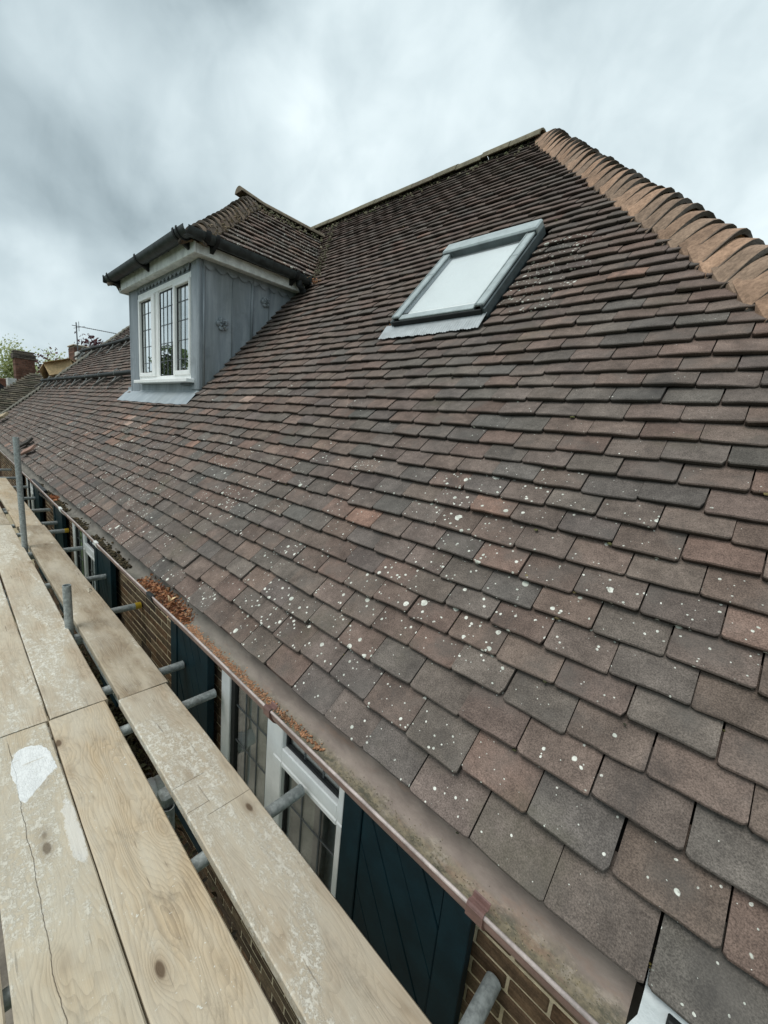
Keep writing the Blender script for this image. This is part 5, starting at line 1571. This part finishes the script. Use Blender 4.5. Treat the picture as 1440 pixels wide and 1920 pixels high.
def tree(x, y, top, spread, label, cols, seed, leaf_n=5200, name='tree', group=None, size=.13, clump=.55, dens=1.0, trunk_r=.22, kind='deciduous'):
    q = random.Random(seed); t_ = thing(name, (x, y, GZ), label, 'tree', group)
    tr = MB(); ends = []
    hgt = top - GZ
    def branch(p, d, L, r_, lev):
        pts = [p]; n = 4; dd = d.copy()
        for i in range(n):
            dd = (dd + Vector((q.gauss(0, .16), q.gauss(0, .16), q.gauss(.05, .1)))).normalized(); pts.append(pts[-1] + dd * L / n)
        tr.tube(pts, r_, 6, r2=r_ * .45, cap=False)
        if lev >= 2: ends.append((pts[-1], L)); ends.append((pts[2], L)); 
        if lev < 3:
            for k in range(5 if lev == 0 else 4):
                i = q.randint(1 if lev else 2, n); a = q.uniform(0, 2 * math.pi); sp = q.uniform(.5, 1.0)
                nd = (dd + Vector((math.cos(a), math.sin(a), q.uniform(-.1, .5))) * sp).normalized()
                branch(pts[i], nd, L * q.uniform(.5, .72), r_ * .45, lev + 1)
    branch(Vector((x, y, GZ)), Vector((0, 0, 1)), hgt * .55, trunk_r, 0)
    zm = max(e_[0].z for e_ in ends); xm = max(abs(e_[0].x - x) for e_ in ends); ym = max(abs(e_[0].y - y) for e_ in ends)
    kz = (hgt - clump * .9) / (zm - GZ); kx = (spread - clump) / max(xm, ym)
    f_ = lambda p: Vector((x + (p[0] - x) * kx, y + (p[1] - y) * kx, GZ + (p[2] - GZ) * kz))
    tr.v = [tuple(f_(p)) for p in tr.v]; ends = [(f_(e_), L) for e_, L in ends]
    tr.build('trunk', M['bark'], t_, smooth=True)
    lf = MB(); cx = Vector((x, y, GZ + hgt * .62))
    for i in range(int(leaf_n * dens)):
        e_, L = q.choice(ends); p = e_ + Vector((q.gauss(0, clump), q.gauss(0, clump), q.gauss(0, clump * .75)))
        v = (p - cx); 
        if (v.x / spread) ** 2 + (v.y / spread) ** 2 + (v.z / (hgt * .42)) ** 2 > 1.1: continue
        leaf(lf, p, size * q.uniform(.6, 1.5), q.choice(cols), q)
    lf.build('crown', M['leafmix'], t_, kind='stuff')
    return t_
SPR = [(.48, .52, .24), (.56, .58, .30), (.38, .43, .18), (.60, .60, .36), (.30, .34, .15)]
grp = 'pale green spring trees far beyond the roofs'
tree(-62, 3.2, 6.2, 3.4, 'pale green spring tree at the left edge of the picture', SPR, 1, 4200, group=grp, size=.14, clump=.5)
tree(-64, 6.6, 6.4, 3.4, 'pale green spring tree behind the near brick chimney', SPR, 2, 4200, group=grp, size=.14, clump=.5)
tree(-66, 9.4, 6.1, 2.6, 'slender pale green tree just right of the near brick chimney', SPR, 3, 3000, group=grp, size=.14, clump=.45)
tree(-64, 11.3, 5.6, 2.3, 'thin pale green tree between chimney and purple tree', SPR, 5, 2400, group=grp, size=.13, clump=.45)
PUR = [(.11, .04, .05), (.14, .05, .06), (.08, .03, .038), (.19, .07, .075), (.06, .022, .03)]
tree(-36, 7.3, 4.5, 2.6, 'dark purple-leaved tree behind the chimney with the aerial', PUR, 8, 9000, name='copper_beech', size=.11, clump=.42)
tree(-36, 5.3, 3.2, 1.5, 'small purple-leaved tree right behind the cardboard box', PUR, 9, 3500, name='copper_beech', size=.10, clump=.35)
# far wooded skyline
hz = MB(); q = random.Random(77)
for i in range(16000):
    a = q.uniform(0, 2 * math.pi); r_ = q.uniform(120, 150)
    hh = 3.2 + 2.8 * mnoise.noise(Vector((a * 9, 0, 2))) + 1.5 * mnoise.noise(Vector((a * 40, 0, 5)))
    leaf(hz, (r_ * math.cos(a), r_ * math.sin(a), GZ + q.random() ** .6 * (hh + 2.2)), q.uniform(.6, 1.6), q.choice([(.07, .10, .035), (.10, .13, .05), (.05, .07, .03), (.13, .15, .07)]), q)
hz.build('treeline', M['leafmix'], None, kind='stuff', label='distant line of woodland round the horizon', category='woodland')
# cedar beside the house, mirrored in the dormer window, its twig tips show past the dormer
def cedar(x, y, top, label, seed, R0=2.6):
    q = random.Random(seed); t_ = thing('cedar_tree', (x, y, GZ), label, 'tree')
    tr = MB(); tr.tube([(x, y, GZ), (x + .1, y, (GZ + top) / 2), (x, y, top)], [.28, .16, .03], 8); lf = MB()
    z = GZ + 2
    while z < top:
        f = (z - GZ) / (top - GZ); RR = R0 * (1 - f) ** .7 + .3
        for k in range(6):
            a = q.uniform(0, 6.28); L = RR * q.uniform(.7, 1.1); tip = Vector((x + math.cos(a) * L, y + math.sin(a) * L, z - .25 * L * q.uniform(.5, 1.3)))
            st = Vector((x, y, z)); midp = st.lerp(tip, .5) + Vector((0, 0, .15)); tr.tube([st, midp, tip], .035, 5, r2=.008)
            for n_ in range(60):
                u = q.random() ** .7; p = st.lerp(tip, u) + Vector((q.gauss(0, .13), q.gauss(0, .13), q.gauss(-.10, .08) + .3 * u * (1 - u)))
                leaf(lf, p, .075 * q.uniform(.6, 1.3), q.choice([(.12, .18, .06), (.17, .24, .08), (.22, .28, .10), (.08, .12, .045)]), q)
        z += .38
    tr.build('trunk', M['bark'], t_); lf.build('crown', M['leafmix'], t_, kind='stuff')
cedar(-18.5, -3.4, 2.9, 'dark drooping conifer beside the house, mirrored in the dormer window', 5)
cedar(-24.5, -9.0, 2.2, 'second drooping conifer farther off in the mirrored garden', 6)
# garden hedge behind the viewer
hg = MB(); q = random.Random(99)
leaves_cloud(hg, 9000, lambda q: (q.uniform(-30, 6), -9 + q.gauss(0, .4), GZ + q.random() * 2.3), .12, [(.04, .065, .02), (.06, .09, .03), (.03, .045, .015)], q)
hg.build('garden_hedge', M['leafmix'], None, kind='stuff', label='long clipped garden hedge behind the scaffold', category='hedge')

for o in bpy.data.objects:
    if '_w' in o.keys(): del o['_w']
